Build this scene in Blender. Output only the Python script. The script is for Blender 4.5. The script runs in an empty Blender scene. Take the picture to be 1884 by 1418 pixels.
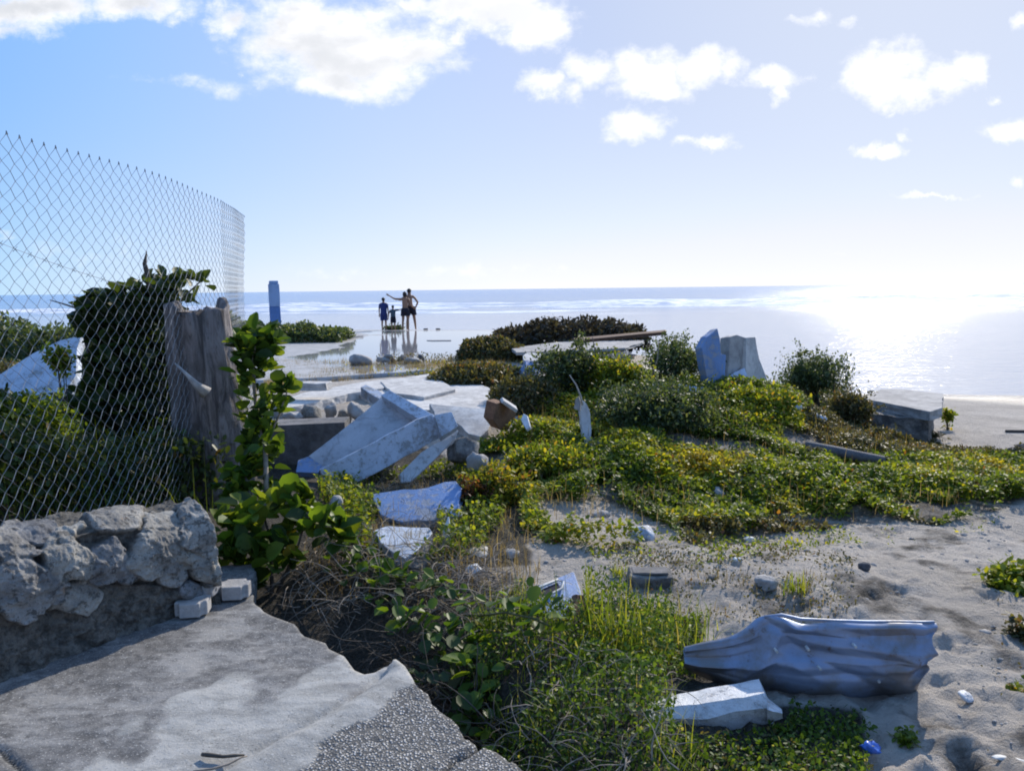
import bpy, bmesh, math, random
import numpy as np
from mathutils import Vector, Matrix
random.seed(7); rng = np.random.default_rng(11)
S = bpy.context.scene
R = math.radians
# ------------------------------------------------------------------ camera
F = 1413.0; CX, CY = 942.0, 709.0
CAM = np.array([0, 0, 1.72])
PITCH = math.atan((CY-531.6)/F); ROLL = 0.0120
_f = np.array([0, math.cos(PITCH), -math.sin(PITCH)])
_r0 = np.array([1., 0, 0]); _u0 = np.array([0, math.sin(PITCH), math.cos(PITCH)])
_u = _u0*math.cos(ROLL)+_r0*math.sin(ROLL); _r = _r0*math.cos(ROLL)-_u0*math.sin(ROLL)
cd = bpy.data.cameras.new('camera'); cam = bpy.data.objects.new('camera', cd)
S.collection.objects.link(cam); S.camera = cam
cd.sensor_width = 36; cd.lens = 36*F/1884; cd.clip_start = .05; cd.clip_end = 30000
cam.matrix_world = Matrix(((_r[0], _u[0], -_f[0], CAM[0]), (_r[1], _u[1], -_f[1], CAM[1]), (_r[2], _u[2], -_f[2], CAM[2]), (0, 0, 0, 1)))
# ------------------------------------------------------------------ light
SUN_AZ, SUN_EL = 29.0, 31.0          # azimuth to the right of +Y
S.view_settings.view_transform = 'Standard'; S.view_settings.look = 'None'
S.view_settings.exposure = 0.44; S.view_settings.gamma = 1; S.view_settings.use_curve_mapping = False
S.cycles.filter_width = 1.9
sl = bpy.data.lights.new('sun', 'SUN'); sl.energy = 3.6; sl.angle = R(.53); sl.color = (1, .92, .80)
so = bpy.data.objects.new('sun', sl); S.collection.objects.link(so)
sd = Vector((math.sin(R(SUN_AZ))*math.cos(R(SUN_EL)), math.cos(R(SUN_AZ))*math.cos(R(SUN_EL)), math.sin(R(SUN_EL))))
so.rotation_euler = sd.to_track_quat('Z', 'Y').to_euler()

def ray(px, py): return _f + _r*((px-CX)/F) + _u*((CY-py)/F)
def az(px, py, z):
    d = ray(px, py); return CAM + d*((z-CAM[2])/d[2])
def ay(px, py, Y):
    d = ray(px, py); return CAM + d*(Y/d[1])
def proj(P):
    P = np.asarray(P)-CAM; w = P@_f; w = np.where(w > .01, w, .01)
    return CX+F*(P@_r)/w, CY-F*(P@_u)/w

class NT:
    def __init__(s, tree): s.t = tree; s.n = tree.nodes; s.l = tree.links
    def node(s, ty, **k):
        n = s.n.new(ty)
        for a, b in k.items():
            if a.startswith('i_'):
                key = a[2:]; key = int(key) if key.isdigit() else key.replace('_', ' ')
                s.put(n.inputs[key], b)
            else: setattr(n, a, b)
        return n
    def put(s, sock, v):
        if isinstance(v, bpy.types.NodeSocket): s.l.new(v, sock)
        elif isinstance(v, bpy.types.Node): s.l.new(v.outputs[0], sock)
        else: sock.default_value = v
    def math(s, op, a, b=0., c=None, clamp=False):
        n = s.n.new('ShaderNodeMath'); n.operation = op; n.use_clamp = clamp
        s.put(n.inputs[0], a); s.put(n.inputs[1], b)
        if c is not None: s.put(n.inputs[2], c)
        return n.outputs[0]
    def vmath(s, op, a, b=(0, 0, 0)):
        n = s.n.new('ShaderNodeVectorMath'); n.operation = op; s.put(n.inputs[0], a); s.put(n.inputs[1], b)
        return n.outputs['Value'] if op == 'LENGTH' else n.outputs[0]
    def sstep(s, v, a, b, lo=0., hi=1.):
        n = s.n.new('ShaderNodeMapRange'); n.interpolation_type = 'SMOOTHSTEP'
        s.put(n.inputs[0], v); n.inputs[1].default_value = a; n.inputs[2].default_value = b
        n.inputs[3].default_value = lo; n.inputs[4].default_value = hi; return n.outputs[0]
    def mix(s, f, a, b, mode='MIX'):
        n = s.n.new('ShaderNodeMix'); n.data_type = 'RGBA'; n.blend_type = mode
        s.put(n.inputs[0], f); s.put(n.inputs[6], c4(a)); s.put(n.inputs[7], c4(b)); return n.outputs[2]
    def noise(s, vec, scale, detail=4, rough=.55, out=0, dist=0.):
        n = s.n.new('ShaderNodeTexNoise'); s.put(n.inputs['Vector'], vec)
        n.inputs['Scale'].default_value = scale; n.inputs['Detail'].default_value = detail
        n.inputs['Roughness'].default_value = rough; n.inputs['Distortion'].default_value = dist; return n.outputs[out]
    def ramp(s, v, stops):
        n = s.n.new('ShaderNodeValToRGB'); s.put(n.inputs[0], v); e = n.color_ramp.elements
        e[0].position, e[0].color = stops[0][0], c4(stops[0][1]); e[1].position, e[1].color = stops[-1][0], c4(stops[-1][1])
        for p, c in stops[1:-1]: q = e.new(p); q.color = c4(c)
        return n.outputs[0]
def c4(c): return (*c, 1.) if isinstance(c, tuple) and len(c) == 3 else c

# ------------------------------------------------------------------ sky with clouds (by world direction)
SKY = .085
w = bpy.data.worlds.new('World'); S.world = w; w.use_nodes = True; w.node_tree.nodes.clear()
T = NT(w.node_tree)
sky = T.node('ShaderNodeTexSky'); sky.sky_type = 'NISHITA'; sky.sun_disc = False
sky.sun_elevation = R(SUN_EL); sky.sun_rotation = R(SUN_AZ); sky.air_density = 1.0; sky.dust_density = .2; sky.ozone_density = 3.0
hs = T.node('ShaderNodeHueSaturation', i_Saturation=1.25, i_Value=1.0, i_Color=sky.outputs[0])
tc = T.node('ShaderNodeTexCoord').outputs['Generated']
sx = T.node('ShaderNodeSeparateXYZ', i_0=tc)
yy = T.math('MAXIMUM', sx.outputs[1], .05)
U = T.math('DIVIDE', sx.outputs[0], yy); V = T.math('DIVIDE', sx.outputs[2], yy)
UV = T.node('ShaderNodeCombineXYZ', i_0=U, i_1=V, i_2=0.).outputs[0]
wob = T.vmath('MULTIPLY', T.vmath('SUBTRACT', T.noise(UV, 13, 6, .65, out=1), (.5, .5, .5)), (.085, .06, 0))
UW = T.vmath('ADD', UV, wob)
def duv(px, py):
    d = ray(px, py); return d[0]/d[1], d[2]/d[1]
# (px, py, half width px, half height px, strength)
CL = [(60, 12, 210, 42, 1), (250, 8, 120, 36, 1), (20, 45, 110, 32, .7), (330, 30, 40, 20, .6),
 (430, 35, 60, 34, .9), (560, 60, 150, 78, 1.2), (650, 95, 180, 88, 1.3), (770, 95, 105, 48, 1), (620, 150, 100, 46, 1), (540, 20, 80, 24, .9),
 (850, 5, 130, 40, 1.1), (930, 25, 120, 58, 1.3), (985, 50, 92, 54, 1.2), (750, 0, 60, 20, .7), (845, 66, 34, 18, .8),
 (1080, 122, 66, 42, 1), (1010, 155, 62, 26, .9), (1060, 160, 45, 30, .8),
 (1195, 135, 82, 56, 1.1), (1290, 125, 88, 42, 1.1), (1215, 165, 70, 30, .9), (1345, 130, 40, 34, .8), (1425, 145, 56, 28, .95), (1438, 170, 24, 24, .7), (1485, 148, 20, 10, .4),
 (1170, 228, 66, 32, 1), (1225, 228, 30, 13, .5), (1312, 270, 48, 17, .9), (1262, 268, 34, 13, .5),
 (1625, 135, 94, 58, 1.2), (1655, 168, 92, 36, 1), (1722, 150, 72, 38, 1), (1780, 130, 40, 38, .9), (1640, 200, 14, 14, .5),
 (1625, 271, 50, 18, .95), (1675, 246, 16, 11, .5), (1850, 240, 68, 28, 1), (1830, 179, 24, 10, .5), (1880, 337, 22, 14, .6),
 (1510, 38, 46, 15, .45), (1560, 42, 30, 16, .45), (1462, 30, 22, 10, .35), (1875, 40, 24, 22, .5), (1720, 358, 88, 8, .7),
 (410, 158, 66, 24, .42), (300, 140, 80, 14, .25), (460, 130, 12, 10, .4), (15, 436, 30, 12, .3),
 (640, 500, 130, 20, .22), (900, 495, 260, 16, .22), (1560, 465, 60, 8, .2), (140, 470, 120, 30, .2)]
sundir = tuple(sd)
tdot = T.node('ShaderNodeVectorMath', operation='DOT_PRODUCT', i_0=tc, i_1=sundir).outputs['Value']
tt = T.math('MULTIPLY_ADD', tdot, .5, .5)
def k(*c): return tuple(v for v in c)
skA = T.ramp(tt, [(0., k(.16, .26, .50)), (.5, k(.20, .35, .70)), (.70, k(.08, .34, .88)), (.80, k(.21, .46, .96)), (.90, k(.38, .54, .96)), (.955, k(.46, .56, .82)), (1., k(.60, .66, .80))])
skH = T.ramp(tt, [(0., k(.40, .48, .66)), (.5, k(.44, .58, .88)), (.69, k(.42, .68, 1.)), (.80, k(.70, .80, 1.)), (.88, k(.84, .87, .97)), (1., k(.88, .89, .95))])
hz = T.math('POWER', 2.718, T.math('MULTIPLY', T.math('MAXIMUM', sx.outputs[2], 0.), -6.0))
grad = T.mix(1., T.mix(hz, skA, skH), (.88, .86, .83), 'MULTIPLY')
skc = T.mix(1., grad, (1/SKY, 1/SKY, 1/SKY), 'MULTIPLY')
skc = T.mix(.12, skc, T.vmath('MINIMUM', hs.outputs[0], (.8/SKY, .8/SKY, .9/SKY)))
acc = None
for (px, py, a, b, st) in CL:
    u0, v0 = duv(px, py); a *= 1.10; b *= 1.08
    d = T.vmath('MULTIPLY', T.vmath('SUBTRACT', UW, (u0, v0, 0)), (F/a, F/b, 0))
    v = T.math('MULTIPLY_ADD', T.vmath('LENGTH', d), -st, st)
    acc = v if acc is None else T.math('SMOOTH_MAX', acc, v, .06)
nz = T.noise(T.vmath('MULTIPLY', UV, (1, 1.5, 1)), 17, 9, .62)
fine = T.math('MULTIPLY_ADD', nz, 1.5, -.83)
den = T.math('ADD', acc, fine)
mask = T.sstep(den, -.04, .72)
mask = T.math('MULTIPLY', mask, T.sstep(acc, -.06, .14))
front = T.sstep(sx.outputs[1], .1, .3)
mask = T.math('MULTIPLY', mask, front)
shade = T.noise(T.vmath('MULTIPLY', UV, (1, 2.0, 1)), 7, 6, .55)
thick = T.sstep(acc, .35, .95)
gr = T.math('MULTIPLY', T.sstep(shade, .32, .56), T.math('MULTIPLY', thick, T.sstep(U, -.5, .35, 1., .15)))
ccol = T.mix(gr, (.86/SKY, .86/SKY, .88/SKY), (.55/SKY, .57/SKY, .61/SKY))
bg = T.node('ShaderNodeBackground', i_Strength=SKY, i_Color=T.mix(mask, skc, ccol))
T.node('ShaderNodeOutputWorld', i_Surface=bg.outputs[0])
w.cycles.sampling_method = 'MANUAL'; w.cycles.sample_map_resolution = 1024

# ------------------------------------------------------------------ helpers
COL = S.collection
def vnoise(x, y, seed=0):
    x = np.asarray(x, float); y = np.asarray(y, float)
    xi = np.floor(x).astype(np.int64); yi = np.floor(y).astype(np.int64); fx = x-xi; fy = y-yi
    fx = fx*fx*(3-2*fx); fy = fy*fy*(3-2*fy)
    def h(a, b):
        n = (a*374761393 + b*668265263 + seed*974634777) & 0xffffffff
        n = ((n ^ (n >> 13))*1274126177) & 0xffffffff
        return ((n ^ (n >> 16)) & 0xffff)/65535.
    return (h(xi, yi)*(1-fx)+h(xi+1, yi)*fx)*(1-fy)+(h(xi, yi+1)*(1-fx)+h(xi+1, yi+1)*fx)*fy-.5
def fbm(x, y, o=4, seed=0, g=.5):
    s = 0; a = 1; f = 1
    for i in range(o): s = s+a*vnoise(x*f+17.3*i, y*f-9.1*i, seed+i); a *= g; f *= 2.03
    return s
def inpoly(x, y, poly):
    x = np.asarray(x); y = np.asarray(y); r = np.zeros(x.shape, bool); n = len(poly)
    for i in range(n):
        x0, y0 = poly[i]; x1, y1 = poly[i-1]
        if y0 == y1: continue
        r ^= ((y0 > y) != (y1 > y)) & (x < (x1-x0)*(y-y0)/(y1-y0)+x0)
    return r
def tag(o, label=None, cat=None, group=None, kind=None):
    if label: o['label'] = label
    if cat: o['category'] = cat
    if group: o['group'] = group
    if kind: o['kind'] = kind
    return o
def thing(name, label, cat, loc=(0, 0, 0), group=None):
    o = bpy.data.objects.new(name, None); COL.objects.link(o); o.location = Vector([float(v) for v in loc]); o.empty_display_size = .1
    bpy.context.view_layer.update() if False else None
    return tag(o, label, cat, group)
class MB:
    def __init__(s): s.v = []; s.f = []
    def add(s, vs, fs):
        b = len(s.v); s.v += [tuple(map(float, p)) for p in vs]; s.f += [tuple(b+i for i in f) for f in fs]; return s
    def tube(s, pts, rad, n=6, cap=True):
        pts = [Vector([float(c) for c in p]) for p in pts]
        if not hasattr(rad, '__len__'): rad = [rad]*len(pts)
        vs = []; up = None
        for i, p in enumerate(pts):
            t = (pts[min(i+1, len(pts)-1)]-pts[max(i-1, 0)]).normalized()
            if up is None:
                up = t.cross(Vector((.3, .9, .1)) if abs(t.z) > .8 else Vector((0, 0, 1))).normalized()
            up = (up-t*up.dot(t)).normalized(); q = t.cross(up)
            for k in range(n):
                a = 2*math.pi*k/n; vs.append(p+(up*math.cos(a)+q*math.sin(a))*rad[i])
        fs = [(i*n+k, i*n+(k+1) % n, (i+1)*n+(k+1) % n, (i+1)*n+k) for i in range(len(pts)-1) for k in range(n)]
        if cap: fs += [tuple(range(n-1, -1, -1)), tuple((len(pts)-1)*n+k for k in range(n))]
        return s.add(vs, fs)
    def build(s, name, mat, parent=None, smooth=False, bevel=0):
        me = bpy.data.meshes.new(name); me.from_pydata(s.v, [], s.f); me.validate(); me.update()
        return mkobj(name, me, mat, parent, smooth, bevel)
def mkobj(name, me, mat, parent=None, smooth=False, bevel=0):
    o = bpy.data.objects.new(name, me); COL.objects.link(o)
    if mat: me.materials.append(mat)
    if parent:
        o.parent = parent
        if parent.type == 'EMPTY':
            off = parent.location
            n = len(me.vertices); a = np.empty(n*3, np.float32); me.vertices.foreach_get('co', a)
            a = a.reshape(-1, 3)-np.array(off, np.float32); me.vertices.foreach_set('co', a.ravel())
            me.update()
    if smooth: me.polygons.foreach_set('use_smooth', [True]*len(me.polygons))
    if bevel:
        b = o.modifiers.new('bevel', 'BEVEL'); b.width = bevel; b.segments = 2; b.limit_method = 'ANGLE'
    return o
def np_mesh(name, V, Fc, attrs=None):
    V = np.asarray(V, np.float32); Fc = np.asarray(Fc, np.int32); k = Fc.shape[1]
    me = bpy.data.meshes.new(name); me.vertices.add(len(V)); me.vertices.foreach_set('co', V.ravel())
    me.loops.add(Fc.size); me.loops.foreach_set('vertex_index', Fc.ravel())
    me.polygons.add(len(Fc)); me.polygons.foreach_set('loop_start', np.arange(0, Fc.size, k, dtype=np.int32))
    try: me.polygons.foreach_set('loop_total', np.full(len(Fc), k, np.int32))
    except Exception: pass
    for a, val in (attrs or {}).items():
        at = me.attributes.new(a, 'FLOAT', 'POINT'); at.data.foreach_set('value', np.asarray(val, np.float32))
    me.update(calc_edges=True); return me

# ------------------------------------------------------------------ materials
def newmat(name):
    m = bpy.data.materials.new(name); m.use_nodes = True; m.node_tree.nodes.clear(); T = NT(m.node_tree)
    o = T.node('ShaderNodeOutputMaterial'); return m, T, o
def P(T, o, col, rough=.8, bump=None, bs=.5, bd=.01, spec=.5, **k):
    b = T.node('ShaderNodeBsdfPrincipled'); T.put(b.inputs['Base Color'], c4(col)); T.put(b.inputs['Roughness'], rough)
    b.inputs['Specular IOR Level'].default_value = spec
    for a, v in k.items(): T.put(b.inputs[a.replace('_', ' ')], v)
    if bump is not None:
        n = T.node('ShaderNodeBump'); n.inputs['Strength'].default_value = bs; n.inputs['Distance'].default_value = bd
        T.put(n.inputs['Height'], bump); T.l.new(n.outputs[0], b.inputs['Normal'])
    T.l.new(b.outputs[0], o.inputs[0]); return b
def pos(T): return T.node('ShaderNodeNewGeometry').outputs['Position']
def attr(T, n): return T.node('ShaderNodeAttribute', attribute_name=n).outputs['Fac']
def concrete(name, light, dark, sc=1., bs=.6, bd=.006, pit=.5, rough=.9, speck=(.12, .12, .12), stain=.5):
    m, T, o = newmat(name); p = pos(T)
    n1 = T.noise(p, 1.6*sc, 8, .65, dist=.6); n2 = T.noise(p, 9*sc, 8, .7); n3 = T.noise(p, 70*sc, 4, .7)
    c = T.mix(T.sstep(T.math('MULTIPLY_ADD', n2, .5, T.math('MULTIPLY', n1, .5)), .40, .62), dark, light)
    c = T.mix(T.math('MULTIPLY', T.sstep(n3, .56, .72), pit), c, speck)
    v = T.node('ShaderNodeTexVoronoi', i_Vector=p, i_Scale=4*sc, i_Randomness=1.); v.feature = 'DISTANCE_TO_EDGE'
    st = T.math('MULTIPLY', T.sstep(T.noise(p, 3.3*sc, 7, .7, dist=1.2), .55, .7), stain)
    c = T.mix(st, c, tuple(x*.45 for x in dark))
    h = T.math('ADD', T.math('MULTIPLY', n2, 1.2), T.math('MULTIPLY', n3, .35))
    P(T, o, c, rough, h, bs, bd*3); return m
M = {}
M['conc'] = concrete('concrete', (.46, .44, .42), (.27, .26, .255))
M['conc_pale'] = concrete('pale concrete', (.66, .64, .61), (.42, .405, .39), pit=.3, sc=1.3, stain=.65)
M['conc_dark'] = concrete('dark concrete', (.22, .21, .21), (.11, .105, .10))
M['conc_rough'] = concrete('rough concrete', (.36, .34, .31), (.13, .125, .12), sc=2.2, bs=1, bd=.012)
M['limestone'] = concrete('limestone', (.50, .47, .42), (.23, .22, .20), sc=3.0, bs=1, bd=.012, pit=.8, speck=(.06, .06, .06), stain=.75)
M['mortar'] = concrete('mortar', (.34, .33, .30), (.15, .15, .14), sc=2.5, bs=1, bd=.01, pit=.8)
M['brick'] = concrete('brown block', (.30, .17, .10), (.20, .11, .07), sc=4)
M['stone'] = concrete('beach stone', (.46, .44, .42), (.28, .27, .26), sc=5, pit=.3)
M['stone_dark'] = concrete('dark stone', (.16, .16, .17), (.09, .09, .10), sc=5)
def paint(name, col, under, sc=1., amt=.55, rough=.6):
    m, T, o = newmat(name); p = pos(T)
    n2 = T.noise(p, 13*sc, 9, .72); n1 = T.noise(p, 2.5*sc, 6, .6); n3 = T.noise(p, 60*sc, 4, .6)
    k = T.math('MULTIPLY', T.sstep(T.math('MULTIPLY_ADD', n1, .4, T.math('MULTIPLY', n2, .7)), amt, amt+.06), .85)
    c = T.mix(T.sstep(n1, .35, .7), col, tuple(x*.80 for x in col))
    st = T.sstep(T.noise(T.vmath('MULTIPLY', p, (9, 9, 1.2)), 3*sc, 5, .6), .55, .75)
    c = T.mix(T.math('MULTIPLY', st, .35), c, tuple(x*.5 for x in under))
    gr_ = T.math('MULTIPLY', T.sstep(T.noise(p, 5*sc, 8, .7, dist=.2), .50, .68), .4)
    c = T.mix(gr_, c, tuple(x*.42 for x in col))
    vo = T.node('ShaderNodeTexVoronoi', i_Vector=T.vmath('ADD', p, T.vmath('MULTIPLY', T.noise(p, 6, 5, .6, out=1), (.35, .35, .35))), i_Scale=1.*sc); vo.feature = 'DISTANCE_TO_EDGE'
    ck = T.sstep(vo.outputs['Distance'], .012, .004)
    c = T.mix(T.math('MULTIPLY', ck, .18), c, (.15, .15, .15))
    sp_ = T.math('MULTIPLY', T.sstep(n3, .62, .68), .6); c = T.mix(sp_, c, under)
    c = T.mix(k, c, under)
    P(T, o, c, rough, T.math('SUBTRACT', T.math('ADD', n2, T.math('MULTIPLY', n3, .3)), T.math('ADD', ck, T.math('MULTIPLY', k, .5))), .6, .012); return m
M['paint_white'] = paint('weathered white paint', (.62, .64, .67), (.30, .30, .29), amt=.60)
M['paint_blue'] = paint('weathered blue paint', (.17, .29, .54), (.30, .32, .36), amt=.55)
M['paint_skylit'] = paint('skylit pale paint', (.55, .62, .73), (.28, .29, .30), amt=.575, sc=2.2)  # beam tone: brighter blue of the sky light put into the paint colour
M['paint_shade'] = paint('shade greyed white paint', (.50, .52, .56), (.30, .30, .30), amt=.62, sc=1.4)  # panel tone: its greyer shade put into the paint colour
M['paint_pale'] = paint('weathered pale blue paint', (.50, .57, .68), (.26, .26, .25), amt=.585, sc=1.4)

def leafmat(name, stops, tr=.5, rough=.5, spec=.3, bias=0):
    m, T, o = newmat(name); t = attr(T, 'tint')
    c = T.ramp(t, stops)
    b = P(T, o, c, rough, spec=spec)
    tl = T.node('ShaderNodeBsdfTranslucent'); T.put(tl.inputs[0], T.mix(1., c, (1.9, 1.65, .55), 'MULTIPLY'))
    mx = T.node('ShaderNodeMixShader'); mx.inputs[0].default_value = tr
    T.l.new(b.outputs[0], mx.inputs[1]); T.l.new(tl.outputs[0], mx.inputs[2]); T.l.new(mx.outputs[0], o.inputs[0]); return m
M['vine'] = leafmat('vine leaves', [(0, (.06, .10, .02)), (.35, (.11, .17, .026)), (.7, (.21, .26, .034)), (.9, (.38, .36, .04)), (1, (.25, .13, .04))])
M['vine_yel'] = leafmat('yellow green leaves', [(0, (.07, .09, .02)), (.4, (.15, .18, .03)), (.8, (.32, .30, .04)), (1, (.25, .12, .04))])
M['olive'] = leafmat('olive brown leaves', [(0, (.04, .045, .025)), (.5, (.09, .095, .045)), (.85, (.15, .14, .06)), (1, (.17, .09, .05))], tr=.35)
M['dark'] = leafmat('dark shrub leaves', [(0, (.035, .055, .032)), (.5, (.06, .095, .048)), (.85, (.11, .16, .07)), (1, (.20, .23, .12))], tr=.4, rough=.5)
M['darkdry'] = leafmat('dark dry scrub', [(0, (.03, .026, .022)), (.5, (.06, .05, .038)), (1, (.11, .10, .06))], tr=.15, rough=.8)
M['rust_leaf'] = leafmat('rust tinged leaves', [(0, (.03, .02, .012)), (.6, (.09, .05, .03)), (1, (.20, .08, .04))])
M['grape'] = leafmat('sea grape leaves', [(0, (.028, .055, .014)), (.45, (.055, .11, .02)), (.8, (.11, .19, .025)), (.95, (.15, .20, .03)), (.988, (.15, .20, .03)), (.994, (.42, .24, .04)), (1, (.36, .14, .04))], tr=.45, rough=.45)
M['grape_dark'] = leafmat('dark sea grape leaves', [(0, (.022, .036, .016)), (.6, (.045, .075, .022)), (.95, (.08, .12, .025)), (1, (.2, .10, .03))], tr=.3, rough=.45)
M['weed'] = leafmat('weed leaves', [(0, (.035, .07, .014)), (.5, (.07, .13, .022)), (.85, (.14, .22, .03)), (1, (.30, .32, .14))], tr=.45)
M['grass'] = leafmat('grass blades', [(0, (.06, .10, .02)), (.5, (.15, .22, .03)), (.85, (.28, .30, .06)), (1, (.34, .28, .14))], tr=.5)
M['drygrass'] = leafmat('dry grass', [(0, (.10, .08, .05)), (.5, (.24, .19, .11)), (1, (.42, .34, .22))], tr=.3, rough=.7)
def simple(name, col, rough=.8, n=30, var=.35, metallic=0., bs=.4, bd=.004, spec=.5):
    m, T, o = newmat(name); p = pos(T); k = T.noise(p, n, 6, .65)
    c = T.mix(T.sstep(k, .35, .65), tuple(x*(1-var) for x in col), col)
    P(T, o, c, rough, k, bs, bd, spec=spec, Metallic=metallic); return m
M['twig'] = simple('dry twig bark', (.34, .28, .22), .85)
M['twig_dark'] = simple('dark twig bark', (.10, .085, .07), .85)
M['stem'] = simple('green stem', (.12, .12, .05), .7)
M['wire'] = simple('galvanized wire', (.36, .37, .38), .55, metallic=.4)
M['plank'] = simple('brown plank', (.14, .075, .05), .85, n=14)
M['skin'] = simple('tanned skin', (.30, .17, .11), .6, n=8, var=.12)
M['hair'] = simple('dark hair', (.015, .012, .012), .6)
M['navy'] = simple('navy cloth', (.03, .05, .20), .9)
M['black'] = simple('black cloth', (.015, .015, .03), .9)
M['teal'] = simple('grey blue cloth', (.07, .11, .15), .9)
M['plastic_blue'] = simple('blue plastic', (.05, .16, .60), .35)
M['plastic_white'] = simple('white plastic', (.60, .60, .58), .6)
M['rust'] = simple('rusty rod', (.16, .09, .06), .9)

# sand
def sandmat():
    m, T, o = newmat('sand'); p = pos(T)
    n1 = T.noise(p, .9, 7, .6); n2 = T.noise(p, 6, 8, .7); n3 = T.noise(p, 60, 5, .75); n4 = T.noise(p, 260, 2, .6)
    c = T.mix(T.sstep(n1, .35, .65), (.46, .41, .355), (.58, .52, .455))
    c = T.mix(T.math('MULTIPLY', T.sstep(n2, .5, .72), .5), c, (.25, .215, .18))
    c = T.mix(T.math('MULTIPLY', T.sstep(n3, .60, .70), .55), c, (.13, .12, .11))
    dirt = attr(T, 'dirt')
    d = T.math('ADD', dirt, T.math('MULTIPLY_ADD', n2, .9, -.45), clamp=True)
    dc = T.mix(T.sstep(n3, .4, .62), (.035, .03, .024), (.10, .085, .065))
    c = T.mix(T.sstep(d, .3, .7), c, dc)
    wet = attr(T, 'wet')
    c = T.mix(T.math('MULTIPLY', wet, .45), c, (.16, .15, .145))
    n5 = T.noise(p, 22, 5, .6)
    h = T.math('ADD', T.math('MULTIPLY_ADD', n5, .8, T.math('MULTIPLY', n2, 1.1)), T.math('ADD', T.math('MULTIPLY', n3, .5), T.math('MULTIPLY', n4, .14)))
    r = T.math('MULTIPLY_ADD', wet, -.7, .95)
    P(T, o, c, r, h, .9, .07); return m
M['sand'] = sandmat()

# ------------------------------------------------------------------ terrain height
WL = -1.0
def gpt(px, py, Y): p = ay(px, py, Y); return (p[0], Y, p[2])
CP = [(-4, -6, -.1), (4, -6, 0), (0, -3, -.2), (-4, 0, -.35), (-2, 1.5, -.35), (0, .8, -.3), (2.5, 0, 0), (6, 2, 0.02), (10, 0, 0),
 (-3.2, 2.5, -.1), (-2, 2.6, -.35), (-1.2, 3.2, -.5), (-.9, 3.8, -.5), (-.45, 3.1, -.62), (-.2, 2.75, -.58), (-.12, 2.3, -.55),
 (-1.2, 4.5, -.2), (-.55, 3.9, -.2), (-.1, 3.35, -.12), (.15, 2.8, -.10), (.3, 2.2, -.12), (.7, 2.6, -.02), (.6, 3.5, 0), (0, 4.3, -.02), (-.6, 4.9, 0),
 (1.3, 3.0, -.02), (1.6, 3.5, 0), (2.2, 3.2, .02), (3, 4, .03), (2, 4.4, .03), (1.2, 4.6, .05), (.5, 5, .02), (-1.5, 5.5, .02), (-2.6, 4.8, .12), (-3.3, 4.2, .25),
 (-3.5, 6, .22), (-2.5, 6.5, .12), (-4.5, 8, .15), (-1.8, 6.6, .05), (-.6, 5.8, .0), (0, 6.0, .02), (-1.6, 7.4, 0), (-.9, 7.0, .03), (-.3, 7.3, .1), (-2.2, 7.3, -.03),
 (-2.6, 8.6, .30), (-1, 8.6, .34), (-.3, 8.6, .30), (-2.6, 11.5, .3), (-.6, 11, .32), (-1.5, 10, .32),
 gpt(1000, 915, 6.3), gpt(1060, 820, 7.4), gpt(1200, 820, 7.4), gpt(1200, 735, 9.3), gpt(1400, 722, 9.6), gpt(1300, 860, 6.9), gpt(1500, 815, 8),
 gpt(1600, 865, 7.2), gpt(1880, 890, 7.3), gpt(1400, 985, 5.5), gpt(1650, 985, 5.4), gpt(1880, 1000, 5.3), (1.2, 11, .35), (.3, 12, .25), (3.3, 10.2, .05),
 gpt(1760, 850, 8.8), gpt(1880, 800, 10.6), gpt(1700, 760, 13.5), (9, 7, -.1), (9, 12, -.62), (12, 18.6, -1.), (9.5, 19, -1.), (6, 20.5, -1.02), (3, 22, -.9), (1.5, 16, -.1),
 (0, 15, -.08), (-5, 14, -.06), (-9, 16, -.06), (-5, 20, -.1), (-12, 20, -.1), (1.5, 22, -.15), (2, 28, -.3), (-4, 28, -.12), (-12, 28, -.12), (2, 33, -.9), (-4, 33, -.15), (-12, 33, -.2),
 (-4, 36.5, -1.1), (-12, 36.5, -1.1), (-20, 24, -.1), (-20, 35, -1.1), (-8, 8, .12), (-8, 3, .1), (-20, 5, .1), (20, 10, -.8), (20, 17, -1.05), (20, 3, -.2)]
_C = np.array(CP)
def warp(x, y):
    yy = np.maximum(y, -5.)+7; return np.stack([x/yy*9, np.log(yy)*9], -1)
_w = warp(_C[:, 0], _C[:, 1])
def tps(r2): return .5*r2*np.log(r2+1e-9)
_n = len(_C); _A = np.zeros((_n+3, _n+3)); _D = ((_w[:, None]-_w[None])**2).sum(-1)
_A[:_n, :_n] = tps(_D)+np.eye(_n)*.02; _A[:_n, _n] = 1; _A[:_n, _n+1:] = _w; _A[_n, :_n] = 1; _A[_n+1:, :_n] = _w.T
_sol = np.linalg.solve(_A, np.concatenate([_C[:, 2], [0, 0, 0]]))
def zg0(x, y):
    x = np.asarray(x, float); y = np.asarray(y, float); sh = x.shape; x = x.ravel(); y = y.ravel(); out = np.empty(len(x))
    for i in range(0, len(x), 20000):
        q = warp(np.clip(x[i:i+20000], -20, 20), np.clip(y[i:i+20000], -5, 36)); D = ((q[:, None]-_w[None])**2).sum(-1)
        out[i:i+20000] = tps(D)@_sol[:_n]+_sol[_n]+q@_sol[_n+1:]
    far = np.clip((y-34)/6, 0, 1); out = out*(1-far)+(-1.4)*far
    lim = -.25-.05*y
    return np.clip(out, -1.6, .8).reshape(sh)
prs = np.random.default_rng(5)
FOOT = []
for i in range(520):
    px = prs.uniform(1180, 1990); py = prs.uniform(940, 1500); p = az(px, py, 0)
    FOOT.append((p[0], p[1], prs.uniform(.05, .13), prs.uniform(.035, .075), prs.uniform(0, 3.14), prs.uniform(.006, .016)))
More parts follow.
